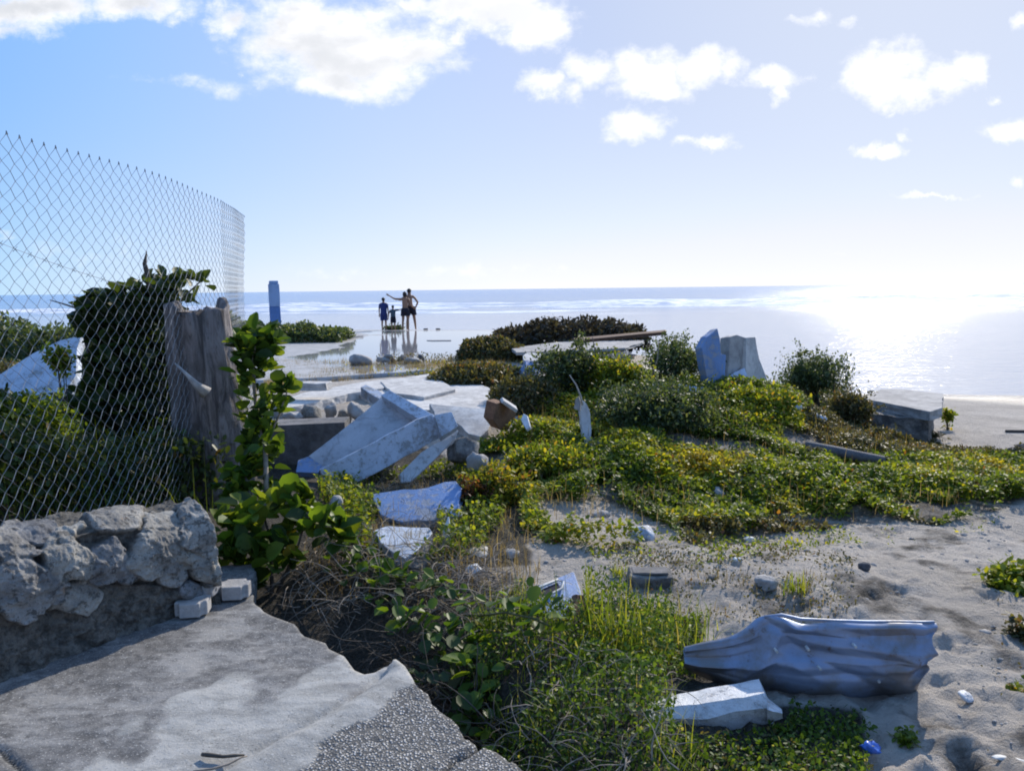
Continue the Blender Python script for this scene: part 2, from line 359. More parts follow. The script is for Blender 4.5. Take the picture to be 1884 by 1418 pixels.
for i in range(160):
    p = az(prs.uniform(1700, 2100), prs.uniform(740, 900), -.5); FOOT.append((p[0], p[1], prs.uniform(.08, .2), prs.uniform(.06, .12), prs.uniform(0, 3.14), prs.uniform(.01, .03)))
def zg(x, y, foot=False):
    z = zg0(x, y); nearf = np.exp(-np.maximum(y-8, 0)/10)
    z = z+fbm(x*1.1, y*1.1, 4, 3)*.07*nearf+fbm(x*6, y*6, 3, 9)*.022*nearf
    z = np.where((y > 17.) & (x < 3.), np.minimum(z, -.05), z)
    if foot:
        for (a, b, ra, rb, t, d) in FOOT:
            s = (abs(x-a) < .4) & (abs(y-b) < .4)
            if not s.any(): continue
            dx = x[s]-a; dy = y[s]-b; u = (dx*math.cos(t)+dy*math.sin(t))/ra; v = (-dx*math.sin(t)+dy*math.cos(t))/rb; r = np.sqrt(u*u+v*v)
            z[s] += -d*np.exp(-r**4)+d*.45*np.exp(-((r-1.45)/.35)**2)
    return z
def zg1(x, y): return float(zg(np.array([x]), np.array([y]))[0])
def gnd(px, py):
    lo = None; d = ray(px, py); t = 1.5
    while t < 60:
        q = CAM+d*t
        if q[2] < zg1(q[0], q[1]): break
        t *= 1.012
    return CAM+d*t
def lines(segs):
    o = []
    for a, b, st in segs: o += list(np.arange(a, b, st))
    return o
def geo(a, b, st, g):
    o = []; x = a
    while x < b: o.append(x); x += st; st *= g
    o.append(b); return o
xs = sorted(set([-v for v in geo(4.2, 4000, .05, 1.09)]+lines([(-4.2, -1.5, .05), (-1.5, 4.2, .024)])+geo(4.2, 4000, .035, 1.09)))
ys = sorted(set([-v for v in geo(-1.8, 2000, .08, 1.25)]+lines([(1.8, 6.5, .024)])+geo(6.5, 9000, .03, 1.018)))
ys = [y for y in ys if y < 60]+geo(60, 9000, 3, 1.4)
XX, YY = np.meshgrid(np.array(xs), np.array(ys)); nx, ny = len(xs), len(ys)
ZZ = zg(XX.ravel(), YY.ravel(), True)
ZZ = np.where((YY.ravel() > 40), -1.5-(YY.ravel()-40)*.002, ZZ); ZZ = np.maximum(ZZ, -12)
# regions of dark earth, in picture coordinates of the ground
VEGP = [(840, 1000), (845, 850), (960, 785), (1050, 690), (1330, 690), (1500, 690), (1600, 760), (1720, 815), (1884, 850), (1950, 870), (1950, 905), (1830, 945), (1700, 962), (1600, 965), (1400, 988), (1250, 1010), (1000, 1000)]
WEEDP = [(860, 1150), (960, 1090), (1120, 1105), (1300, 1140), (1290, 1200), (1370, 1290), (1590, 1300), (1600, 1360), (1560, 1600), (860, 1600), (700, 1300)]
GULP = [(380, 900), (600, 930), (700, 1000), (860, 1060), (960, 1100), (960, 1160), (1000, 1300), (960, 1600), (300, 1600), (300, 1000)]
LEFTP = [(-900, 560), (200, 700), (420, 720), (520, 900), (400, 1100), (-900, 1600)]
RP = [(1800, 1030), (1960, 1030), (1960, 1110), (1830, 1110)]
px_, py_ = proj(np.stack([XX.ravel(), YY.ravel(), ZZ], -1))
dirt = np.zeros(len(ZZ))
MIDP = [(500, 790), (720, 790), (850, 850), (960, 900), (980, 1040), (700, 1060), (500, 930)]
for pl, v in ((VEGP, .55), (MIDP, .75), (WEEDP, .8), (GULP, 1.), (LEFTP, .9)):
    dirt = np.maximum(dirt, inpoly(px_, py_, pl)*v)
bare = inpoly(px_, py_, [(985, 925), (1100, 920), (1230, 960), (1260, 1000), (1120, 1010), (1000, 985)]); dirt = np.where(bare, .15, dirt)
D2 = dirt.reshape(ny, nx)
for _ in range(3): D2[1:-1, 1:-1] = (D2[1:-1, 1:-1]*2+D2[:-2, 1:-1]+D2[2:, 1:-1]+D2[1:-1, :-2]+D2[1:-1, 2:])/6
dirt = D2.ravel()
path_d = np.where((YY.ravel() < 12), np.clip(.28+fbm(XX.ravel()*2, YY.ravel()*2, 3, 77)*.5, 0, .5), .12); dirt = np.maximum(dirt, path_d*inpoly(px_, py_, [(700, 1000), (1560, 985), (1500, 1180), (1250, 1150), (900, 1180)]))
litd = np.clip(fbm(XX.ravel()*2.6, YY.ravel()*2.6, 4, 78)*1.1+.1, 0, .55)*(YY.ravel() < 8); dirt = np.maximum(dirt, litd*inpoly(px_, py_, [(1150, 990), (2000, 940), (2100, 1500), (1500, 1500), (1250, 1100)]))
wet = np.clip((-.80-ZZ)/.15, 0, 1)
idx = np.arange(nx*ny).reshape(ny, nx)
Fq = np.stack([idx[:-1, :-1].ravel(), idx[:-1, 1:].ravel(), idx[1:, 1:].ravel(), idx[1:, :-1].ravel()], -1)
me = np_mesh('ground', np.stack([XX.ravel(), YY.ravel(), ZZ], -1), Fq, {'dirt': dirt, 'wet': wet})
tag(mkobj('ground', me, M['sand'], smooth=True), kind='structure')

# ------------------------------------------------------------------ sea
def seamat():
    m, T, o = newmat('sea water'); p = pos(T); s = T.node('ShaderNodeSeparateXYZ', i_0=p); Y = s.outputs[1]
    far = T.sstep(Y, 75, 135); deep = T.sstep(Y, 100, 420)
    st = T.vmath('MULTIPLY', p, (.35, 1., 1.))
    w1 = T.noise(st, 2.2, 5, .6); w2 = T.noise(T.vmath('MULTIPLY', p, (.25, .8, 1.)), .35, 6, .6); w3 = T.noise(st, .05, 5, .6)
    h = T.math('ADD', T.math('MULTIPLY', w1, T.sstep(Y, 15, 120, .06, .14)), T.math('MULTIPLY', T.math('ADD', T.math('MULTIPLY', w2, 1.2), T.math('MULTIPLY', w3, 2.)), T.sstep(Y, 60, 140, .06, .55)))
    c = T.mix(far, (.42, .43, .47), (.22, .32, .48)); c = T.mix(deep, c, (.15, .28, .50))
    foam = T.math('MULTIPLY', T.sstep(T.noise(T.vmath('MULTIPLY', p, (.05, .5, 1)), 1., 7, .65), .56, .62), T.math('MULTIPLY', T.sstep(Y, 70, 85), T.sstep(Y, 150, 110)))
    c = T.mix(T.math('MULTIPLY', foam, .8), c, (.85, .86, .88))
    r = T.sstep(Y, 70, 160, .14, .165)
    b = P(T, o, c, r, h, 1., 1.); b.inputs['IOR'].default_value = 1.33
    return m
M['sea'] = seamat()
yl = geo(14, 60, .5, 1.05)+geo(61, 20000, 2, 1.15); xl = sorted([-v for v in geo(2, 15000, 3, 1.3)]+[0]+geo(2, 15000, 3, 1.3))
A, B = np.meshgrid(np.array(xl), np.array(yl)); idx = np.arange(A.size).reshape(A.shape)
Fq = np.stack([idx[:-1, :-1].ravel(), idx[:-1, 1:].ravel(), idx[1:, 1:].ravel(), idx[1:, :-1].ravel()], -1)
tag(mkobj('sea', np_mesh('sea', np.stack([A.ravel(), B.ravel(), np.full(A.size, WL)], -1), Fq), M['sea'], smooth=True), kind='structure')
def foammat():
    m, T, o = newmat('foam'); p = pos(T); n = T.noise(T.vmath('MULTIPLY', p, (.15, 1, 1)), 1.6, 7, .7)
    c = T.mix(T.sstep(n, .42, .56), (.36, .46, .62), (.88, .89, .90)); P(T, o, c, .8, n, .8, .2); return m
M['foam'] = foammat()
# rolling surf: ridges with a broken crest
def wave(Y, x0, x1, h, wd, seed):
    n = 240; xsv = np.linspace(x0, x1, n); prof = [(-1, -.1), (-.55, .3), (-.2, .85), (0, 1), (.35, .55), (.75, .2), (1, -.1)]
    hh = h*np.clip(.55+1.6*fbm(xsv*.05, xsv*0+seed, 4, seed), 0, 1.3); yo = Y+fbm(xsv*.03, xsv*0, 3, seed+5)*7
    edge = np.minimum(np.clip((xsv-x0)/12, 0, 1), np.clip((x1-xsv)/12, 0, 1)); hh = hh*edge
    V = [];
    for (a, b) in prof: V.append(np.stack([xsv, yo+a*wd*(.6+.8*hh/h), WL-.03+b*hh], -1))
    V = np.stack(V, 1); k = len(prof); V[..., 2] += fbm(V[..., 0]*.7, V[..., 1]*2, 3, seed)*.12*hh[:, None]
    idx = np.arange(n*k).reshape(n, k); Fq = np.stack([idx[:-1, :-1].ravel(), idx[1:, :-1].ravel(), idx[1:, 1:].ravel(), idx[:-1, 1:].ravel()], -1)
    tag(mkobj('surf', np_mesh('surf', V.reshape(-1, 3), Fq), M['foam'], smooth=True), kind='structure')
wave(112, -160, 70, .55, 3, 3); wave(126, -150, 160, .6, 3, 8); wave(146, -150, 160, .5, 3, 9); wave(112, 10, 75, .8, 3, 12); wave(96, -60, 100, .22, 3, 20); wave(152, -10, 120, .6, 3, 31)

# ------------------------------------------------------------------ slabs, plates, boxes
def plane3(a, b, c):
    a, b, c = map(np.array, (a, b, c)); n = np.cross(b-a, c-a); n = n/np.linalg.norm(n)
    if n@(CAM-a) < 0: n = -n
    return a, n
def on_plane(px, py, pl):
    d = ray(px, py); return CAM+d*(((pl[0]-CAM)@pl[1])/(d@pl[1]))
def ragged(pts, step, amp, r=random):
    out = []
    for i in range(len(pts)):
        a = np.array(pts[i]); b = np.array(pts[(i+1) % len(pts)]); L = np.linalg.norm(b-a); k = max(1, int(L/step))
        nrm = np.array([-(b-a)[1], (b-a)[0]])/(L+1e-9)
        for j in range(k):
            off = 0 if j == 0 else r.uniform(-amp, amp); out.append(tuple(a+(b-a)*j/k+nrm*off))
    return out
def plate(name, pix, pl, thick, mat, parent=None, rag=(.09, .012), seed=1, bevel=.006, disp=.006):
    """broken slab: outline seen in the picture lying in plane pl, given a real thickness away from the viewer side"""
    rr = random.Random(seed); o0, n = pl; P3 = [on_plane(x, y, pl) for x, y in pix]
    e1 = np.cross(n, [0, 0, 1.]) if abs(n[2]) < .95 else np.array([1., 0, 0]); e1 = e1-n*(e1@n); e1 /= np.linalg.norm(e1); e2 = np.cross(n, e1)
    p2 = [((p-o0)@e1, (p-o0)@e2) for p in P3]
    if rag: p2 = ragged(p2, rag[0], rag[1], rr)
    ar = sum(p2[i-1][0]*p2[i][1]-p2[i][0]*p2[i-1][1] for i in range(len(p2)))
    if ar < 0: p2 = p2[::-1]
    k = len(p2); cen = np.mean(p2, 0); vs = []
    layers = [0, .35, .7, 1.]
    for li, t in enumerate(layers):
        for (a, b) in p2:
            ja = rr.uniform(-1, 1)*(rag[1] if rag else 0)*(.9 if li else .0); jb = rr.uniform(-1, 1)*(rag[1] if rag else 0)*(.9 if li else .0)
            vs.append(o0+e1*(a+ja)+e2*(b+jb)-n*thick*t)
    fs = [tuple(range(k)), tuple(range(4*k-1, 3*k-1, -1))]
    for li in range(3):
        for i in range(k): j = (i+1) % k; fs.append((li*k+i, (li+1)*k+i, (li+1)*k+j, li*k+j))
    me = bpy.data.meshes.new(name); me.from_pydata([tuple(map(float, v)) for v in vs], [], fs); me.update()
    return mkobj(name, me, mat, parent, False, bevel)
def zpl(z): return (np.array([0, 0, float(z)]), np.array([0, 0, 1.]))
def flat(name, pix, z, thick, mat, label=None, cat=None, **k):
    o = plate(name, pix, zpl(z), thick, mat, **k)
    if label: tag(o, label, cat)
    return o
def chunk(name, c, size, mat, parent=None, rot=(0, 0, 0), seed=0, sub=3, amp=.12, box=.6, smooth=True):
    """stone: an icosphere pushed towards a box and roughened"""
    bm = bmesh.new(); bmesh.ops.create_icosphere(bm, subdivisions=sub, radius=1); rr = random.Random(seed); ph = [rr.uniform(0, 50) for _ in range(6)]
    rm = Matrix.Rotation(rot[2], 3, 'Z') @ Matrix.Rotation(rot[1], 3, 'Y') @ Matrix.Rotation(rot[0], 3, 'X')
    cuts = [(Vector((rr.uniform(-1, 1), rr.uniform(-1, 1), rr.uniform(-1, 1))).normalized(), rr.uniform(.62, .9)) for _ in range(7)]
    for v in bm.verts:
        p = v.co.copy(); m = max(abs(p.x), abs(p.y), abs(p.z)); p = p.lerp(p/m*.85, box)
        for (d, h) in cuts:
            e = p.dot(d)-h
            if e > 0: p -= d*e*.9
        q = v.co*1.7; nn = float(fbm(np.array([q.x+q.z*.7+ph[0]]), np.array([q.y-q.z*.9+ph[1]]), 4, seed)[0])
        p *= 1+nn*amp*2
        v.co = rm @ Vector((p.x*size[0]/2, p.y*size[1]/2, p.z*size[2]/2)) + Vector([float(t) for t in c])
    me = bpy.data.meshes.new(name); bm.to_mesh(me); bm.free()
    return mkobj(name, me, mat, parent, smooth)
def boxm(c, size, rot=(0, 0, 0), jit=0., seed=0):
    rr = random.Random(seed); bm = bmesh.new(); bmesh.ops.create_cube(bm, size=1)
    if jit: bmesh.ops.subdivide_edges(bm, edges=bm.edges[:], cuts=2, use_grid_fill=True)
    rm = Matrix.Rotation(rot[2], 3, 'Z') @ Matrix.Rotation(rot[1], 3, 'Y') @ Matrix.Rotation(rot[0], 3, 'X')
    for v in bm.verts:
        p = Vector((v.co.x*size[0], v.co.y*size[1], v.co.z*size[2])); p += Vector([rr.uniform(-jit, jit) for _ in range(3)]); v.co = rm @ p + Vector([float(t) for t in c])
    return bm
def boxo(name, c, size, mat, parent=None, rot=(0, 0, 0), jit=.006, seed=0, bevel=.006):
    bm = boxm(c, size, rot, jit, seed); me = bpy.data.meshes.new(name); bm.to_mesh(me); bm.free(); return mkobj(name, me, mat, parent, False, bevel)

# ---- foreground slab as a fine sheet with a moulded lip
EDGE = [(464, 1104), (486, 1126), (515, 1138), (541, 1148), (552, 1163), (575, 1175), (599, 1183), (620, 1202), (640, 1218), (652, 1234), (672, 1242), (690, 1238), (709, 1227), (728, 1225), (746, 1240), (760, 1258), (768, 1270), (790, 1287), (795, 1302), (819, 1320), (841, 1338), (855, 1360), (881, 1375), (917, 1388), (947, 1408), (965, 1425)]
SZ = .06
slab_poly = [tuple(az(x, y, SZ)[:2]) for x, y in EDGE]
slab_poly = ragged(slab_poly+[(.6, 1.2), (.5, .2), (-5.5, .2), (-5.5, 2.4), (-3.2, 3.3), (-2.1, 4.4), (-1.6, 4.6)], .05, .012, random.Random(3))
def grid_plate(name, poly, step, thick, hfun, mat, z0):
    P2 = np.array(poly); x0, y0 = P2.min(0)-step; x1, y1 = P2.max(0)+step
    gx = np.arange(x0, x1+step, step); gy = np.arange(y0, y1+step, step); GX, GY = np.meshgrid(gx, gy); cxs = (GX[:-1, :-1]+step/2); cys = GY[:-1, :-1]+step/2
    keep = inpoly(cxs, cys, poly); idx = np.arange(GX.size).reshape(GX.shape)
    q = np.stack([idx[:-1, :-1][keep], idx[:-1, 1:][keep], idx[1:, 1:][keep], idx[1:, :-1][keep]], -1)
    # boundary vertices snap to the outline
    e = np.concatenate([q[:, [0, 1]], q[:, [1, 2]], q[:, [2, 3]], q[:, [3, 0]]]); key = np.sort(e, 1); _, inv, cnt = np.unique(key, axis=0, return_inverse=True, return_counts=True)
    be = e[cnt[inv.ravel()] == 1]; bv = np.unique(be); X = GX.ravel().copy(); Y = GY.ravel().copy()
    a = P2; b = np.roll(P2, -1, 0); ab = b-a
    for v in bv:
        p = np.array([X[v], Y[v]]); t = np.clip(((p-a)*ab).sum(1)/((ab**2).sum(1)+1e-12), 0, 1); c = a+ab*t[:, None]; i = ((c-p)**2).sum(1).argmin(); X[v], Y[v] = c[i]
    used = np.unique(q); remap = -np.ones(GX.size, int); remap[used] = np.arange(len(used)); X = X[used]; Y = Y[used]; q = remap[q]; be = remap[be]; bvn = remap[bv]
    Z, attrs = hfun(X, Y); V = np.stack([X, Y, Z], -1)
    nlay = 3; rr = np.random.default_rng(4); allV = [V]; base = len(V); lay = [np.arange(len(V))]
    bm_ = -np.ones(len(V), int); bm_[bvn] = np.arange(len(bvn)); faces = [q]
    prev = bvn
    for l in range(1, nlay+1):
        W = V[bvn].copy(); W[:, 2] -= thick*l/nlay; W[:, :2] += rr.uniform(-.012, .008, (len(bvn), 2)); allV.append(W); cur = base+np.arange(len(bvn)); base += len(bvn)
        i0 = bm_[be[:, 0]]; i1 = bm_[be[:, 1]]; faces.append(np.stack([prev[i1], prev[i0], cur[i0], cur[i1]], -1)); prev = cur
    V = np.concatenate(allV); at = {k: np.concatenate([v]+[v[bvn]]*nlay) for k, v in attrs.items()}
    return mkobj(name, np_mesh(name, V, np.concatenate(faces), at), mat, smooth=True)
def seg_dist(X, Y, pts):
    d = np.full(X.shape, 1e9); side = np.zeros(X.shape)
    for (a, b) in zip(pts[:-1], pts[1:]):
        ab = np.array(b)-np.array(a); t = np.clip(((X-a[0])*ab[0]+(Y-a[1])*ab[1])/(ab@ab), 0, 1); dx = X-a[0]-ab[0]*t; dy = Y-a[1]-ab[1]*t; dd = np.hypot(dx, dy)
        s = np.sign(ab[0]*dy-ab[1]*dx); m = dd < d; d = np.where(m, dd, d); side = np.where(m, s, side)
    return d*side
GRV = [tuple(az(x, y, SZ)[:2]) for x, y in [(700, 1244), (668, 1268), (640, 1288), (560, 1332), (500, 1362), (449, 1392), (400, 1420), (330, 1470), (200, 1600), (60, 1800)]]
AGG = [tuple(az(x, y, SZ)[:2]) for x, y in [(800, 1252), (760, 1268), (728, 1282), (690, 1316), (640, 1345), (590, 1385), (540, 1425), (450, 1500), (300, 1700)]]
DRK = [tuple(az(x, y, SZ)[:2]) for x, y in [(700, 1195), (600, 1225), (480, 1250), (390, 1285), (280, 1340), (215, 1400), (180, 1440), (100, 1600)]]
CR1 = [tuple(az(x, y, SZ)[:2]) for x, y in [(884, 1374), (862, 1388), (835, 1400), (812, 1424), (780, 1460)]]
CR2 = [tuple(az(x, y, SZ)[:2]) for x, y in [(-60, 1372), (0, 1378), (12, 1392), (35, 1412), (60, 1440)]]
def slab_h(X, Y):
    g = seg_dist(X, Y, GRV); a = seg_dist(X, Y, AGG); d = seg_dist(X, Y, DRK); c1 = np.abs(seg_dist(X, Y, CR1)); c2 = np.abs(seg_dist(X, Y, CR2))
    n = fbm(X*3, Y*3, 4, 5)
    z = SZ+n*.012+fbm(X*25, Y*25, 2, 6)*.0015
    z -= .022*np.exp(-(g/.022)**2)
    z += .035*np.clip((g+.005)/.09, 0, 1)*np.clip(1-(g-.09)/.16, .35, 1)    # rounded lip past the groove
    z -= .03*np.exp(-(c1/.012)**2)+.02*np.exp(-(c2/.012)**2)
    jag = fbm(X*9, Y*9, 4, 21)*.10; agg = np.clip((a+jag*.5)/.02+.5, 0, 1); z += agg*fbm(X*60, Y*60, 2, 8)*.012
    crack = np.maximum(np.exp(-(c1/.010)**2), np.exp(-(c2/.010)**2))
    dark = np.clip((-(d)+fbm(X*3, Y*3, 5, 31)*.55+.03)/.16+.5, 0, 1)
    groove = np.exp(-(g/.016)**2)
    return z, {'agg': agg, 'darkm': dark, 'crack': np.clip(crack+groove*.35, 0, 1)}
def slabmat():
    m, T, o = newmat('weathered slab'); p = pos(T); n1 = T.noise(p, 2.2, 8, .65); n2 = T.noise(p, 16, 8, .7); n3 = T.noise(p, 110, 3, .6)
    st = T.noise(T.vmath('MULTIPLY', p, (1, 2.2, 1)), 5, 8, .7, dist=.5)
    pale = T.mix(T.sstep(st, .38, .62), (.25, .245, .23), (.40, .39, .365))
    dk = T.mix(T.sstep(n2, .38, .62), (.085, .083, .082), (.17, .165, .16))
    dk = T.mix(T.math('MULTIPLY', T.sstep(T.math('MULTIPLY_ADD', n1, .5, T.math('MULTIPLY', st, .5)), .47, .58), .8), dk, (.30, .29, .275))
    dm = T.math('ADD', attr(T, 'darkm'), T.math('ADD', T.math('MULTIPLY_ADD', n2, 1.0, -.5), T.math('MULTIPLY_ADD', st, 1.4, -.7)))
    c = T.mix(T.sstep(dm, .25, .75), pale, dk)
    c = T.mix(T.math('MULTIPLY', T.sstep(n3, .60, .66), .65), c, (.5, .49, .46))
    c = T.mix(T.math('MULTIPLY', T.sstep(T.noise(p, 75, 4, .6), .60, .68), .6), c, (.05, .05, .05))
    v = T.node('ShaderNodeTexVoronoi', i_Vector=p, i_Scale=95., i_Randomness=1.)
    g = T.sstep(v.outputs['Distance'], .20, .62)
    rnd = T.node('ShaderNodeSeparateColor', i_0=v.outputs['Color']).outputs[0]
    ac = T.mix(g, T.ramp(rnd, [(0, (.22, .215, .21)), (.5, (.42, .41, .39)), (1, (.64, .62, .59))]), (.09, .088, .085))
    c = T.mix(attr(T, 'agg'), c, ac)
    c = T.mix(T.sstep(attr(T, 'crack'), .3, .8), c, (.03, .03, .028))
    h = T.math('ADD', T.math('MULTIPLY', n2, .6), T.math('ADD', T.math('MULTIPLY', n3, .25), T.math('MULTIPLY', T.math('MULTIPLY', g, attr(T, 'agg')), -1.1)))
    P(T, o, c, .88, h, .65, .014); return m
M['slab'] = slabmat()
tag(grid_plate('broken_slab', slab_poly, .014, .16, slab_h, M['slab'], SZ), 'large cracked grey concrete slab with a moulded lip, closest to the viewer beside the rubble wall', 'slab')

# stick on the slab
def sp(px, py, dz=0): p = az(px, py, SZ+.012); return (p[0], p[1], p[2]+dz)
tag(MB().tube([sp(372, 1387), sp(385, 1391, .006), sp(410, 1393, .004), sp(432, 1391, .004), sp(450, 1388)], [.007, .008, .006, .006, .003]).build('stick', M['twig_dark'], smooth=True), 'short dark curved stick lying in the groove of the near slab', 'stick')
tag(MB().tube([sp(355, 1418), sp(390, 1416, .004), sp(420, 1408, .006), sp(445, 1396, .008), sp(455, 1392, .004)], [.003, .004, .004, .003, .002]).build('dry_leaf_stalk', M['twig'], smooth=True), 'thin pale bent stalk just below the dark stick on the near slab', 'stalk')

# ---- rubble wall
def wall_base():
    a = np.array(az(-260, 1330, SZ)[:2]); b = az(0, 1238, SZ)[:2]; c = az(200, 1170, SZ)[:2]; d = az(345, 1120, SZ)[:2]; e = az(388, 1106, SZ)[:2]
    return [a, b, c, d, e]
WB = wall_base()
def wall():
    seg = [0]
    for i in range(4): seg.append(seg[-1]+np.linalg.norm(WB[i+1]-WB[i]))
    L = seg[-1]; nu, nv = 420, 230
    us = np.linspace(0, L, nu)
    bx = np.interp(us, seg, [p[0] for p in WB]); by = np.interp(us, seg, [p[1] for p in WB])
    dirn = (WB[-1]-WB[0]); dirn /= np.linalg.norm(dirn); nrm = np.array([dirn[1], -dirn[0]])   # towards viewer side
    H = np.interp(us/L, [0, .35, .45, .62, .75, .9, 1], [.62, .60, .56, .56, .52, .47, .50]); th = .38
    vv = np.linspace(0, 1, nv)
    U, Vv = np.meshgrid(us, vv, indexing='ij'); Hh = H[:, None]
    # profile: front 0-.62, top .62-.85, back .85-1
    fr = np.clip(Vv/.62, 0, 1); tp = np.clip((Vv-.62)/.23, 0, 1); bk = np.clip((Vv-.85)/.15, 0, 1)
    lean = .10*(1-fr)**1.5
    out = lean-tp*th; up = -.08+fr*(Hh+.08)-bk*(Hh+.2)
    ro = .06*np.exp(-((Vv-.62)/.05)**2); up = up-ro*.6; out = out-ro*.4
    # stones: (px,py of centre, half w px, half h px, bulge)
    ST = [(70, 985, 55, 26, .07), (215, 962, 48, 24, .08), (120, 1030, 55, 45, .09), (190, 1035, 52, 34, .08), (265, 1020, 42, 42, .10), (95, 1050, 26, 34, .06), (22, 1000, 34, 44, .06),
          (300, 985, 48, 40, .07), (330, 1015, 26, 30, .06), (312, 1050, 34, 36, .06), (160, 1062, 24, 18, .05), (225, 1055, 30, 22, .05), (372, 965, 44, 58, .11), (375, 1042, 36, 34, .09), (40, 1080, 70, 60, .09), (140, 1100, 50, 34, .05),
          (-60, 1000, 50, 40, .08), (-60, 1090, 60, 50, .08), (-140, 1050, 50, 60, .08), (350, 1085, 26, 18, .04)]
    X = bx[:, None]+nrm[0]*out; Y = by[:, None]+nrm[1]*out; Z = SZ+up
    px, py = proj(np.stack([X, Y, Z], -1))
    nn = fbm(U*7, Vv*9, 4, 41); bul = np.zeros(U.shape); st = np.zeros(U.shape); sid = np.full(U.shape, .4)
    for i, (a, b, wx, hy, g) in enumerate(ST):
        e = np.sqrt(((px-a)/wx)**2+((py-b)/hy)**2)*(1+fbm(U*9+i*3, Vv*12, 3, 60+i)*.55)
        w_ = np.clip((1.04-e)/.17, 0, 1); w_ = w_*w_*(3-2*w_); v = g*.72*w_*(1+.5*np.clip(1-e, 0, 1)); m = v > bul; bul = np.where(m, v, bul); sid = np.where(m, (i*.37) % 1., sid); st = np.maximum(st, w_)
    front = np.clip(1-bk, 0, 1)
    gap = (py < 1075)&(Vv < .62)
    disp = bul*front-np.where(gap, .04*(1-st), 0)+nn*(.03+.03*(1-st))-np.abs(fbm(U*18, Vv*20, 4, 44, .6))*.022+fbm(U*45, Vv*50, 2, 47)*.008
    tz = np.clip((Vv-.5)/.2, 0, 1)*(1-bk)
    X = X+nrm[0]*disp*(1-tz*.8); Y = Y+nrm[1]*disp*(1-tz*.8); Z = Z+disp*tz*.6
    idx = np.arange(nu*nv).reshape(nu, nv); q = np.stack([idx[:-1, :-1].ravel(), idx[1:, :-1].ravel(), idx[1:, 1:].ravel(), idx[:-1, 1:].ravel()], -1)
    V = np.stack([X, Y, Z], -1).reshape(-1, 3)
    endc = len(V); cap = V.reshape(nu, nv, 3)[-1]; 
    cen = cap.mean(0)+np.array([dirn[0], dirn[1], 0])*.05
    V = np.concatenate([V, cen[None]]); last = idx[-1]; q = np.concatenate([q, np.stack([last[:-1], np.full(nv-1, endc), np.full(nv-1, endc), last[1:]], -1)[:0]])
    me = np_mesh('rubble_wall', V, q, {'st': np.concatenate([st.ravel(), [0]]), 'sid': np.concatenate([sid.ravel(), [0]])})
    bm = bmesh.new(); bm.from_mesh(me); bm.verts.ensure_lookup_table()
    lv = [bm.verts[i] for i in last]; c = bm.verts[endc]
    for i in range(nv-1): bm.faces.new((lv[i], c, lv[i+1]))
    bm.to_mesh(me); bm.free()
    return mkobj('rubble_wall', me, M['wallm'], smooth=True)
def wallmat():
    m, T, o = newmat('rubble wall'); p = pos(T); n1 = T.noise(p, 5, 8, .65); n2 = T.noise(p, 22, 8, .72); n3 = T.noise(p, 90, 4, .7)
    s = T.mix(T.sstep(n1, .35, .62), (.26, .25, .235), (.52, .50, .46)); s = T.mix(T.math('MULTIPLY', T.sstep(n2, .52, .60), .8), s, (.10, .095, .085))
    s = T.mix(1., s, T.ramp(attr(T, 'sid'), [(0, (.68, .70, .76)), (.5, (1., .98, .94)), (1, (1.2, 1.17, 1.1))]), 'MULTIPLY')
    t = T.mix(T.sstep(n2, .38, .6), (.08, .072, .06), (.22, .20, .17)); c = T.mix(T.sstep(attr(T, 'st'), .2, .8), t, s)
    c = T.mix(T.math('MULTIPLY', T.sstep(n3, .58, .66), .6), c, (.06, .06, .055))
    c = T.mix(T.math('MULTIPLY', T.sstep(T.noise(p, 7, 5, .6), .66, .72), .6), c, (.33, .18, .08))
    P(T, o, c, .95, T.math('ADD', n2, T.math('MULTIPLY', n3, .5)), 1., .03); return m
M['wallm'] = wallmat()
tag(wall(), 'low rubble wall of pale limestone lumps set in mortar beneath the wire fence', 'wall')
# three paving blocks at the wall end
def small_block(cx, cy, z, wpx, h, dpt, rot, label, seed):
    p = az(cx, cy, z); s = p[1]/F
    bm = boxm((p[0], p[1], z+h/2), (wpx*s, dpt, h), (0, 0, rot), 0, seed)
    bmesh.ops.bevel(bm, geom=[e for e in bm.edges if abs((e.verts[0].co-e.verts[1].co).normalized().z) > .9], offset=.03, segments=3, affect='EDGES')
    me = bpy.data.meshes.new('paving_block'); bm.to_mesh(me); bm.free()
    tag(mkobj('paving_block', me, M['conc'], bevel=.006), label, 'paving block', 'loose paving blocks at the end of the wall')
small_block(356, 1126, SZ+.012, 60, .075, .15, .15, 'grey paving block on the slab, nearest of three with its front in half sun', 1)
small_block(376, 1092, SZ+.055, 50, .07, .14, -.2, 'grey paving block perched behind the nearest block against the wall end', 2)
small_block(432, 1096, SZ+.012, 58, .075, .13, .1, 'grey paving block with clipped corners at the far corner of the slab', 3)

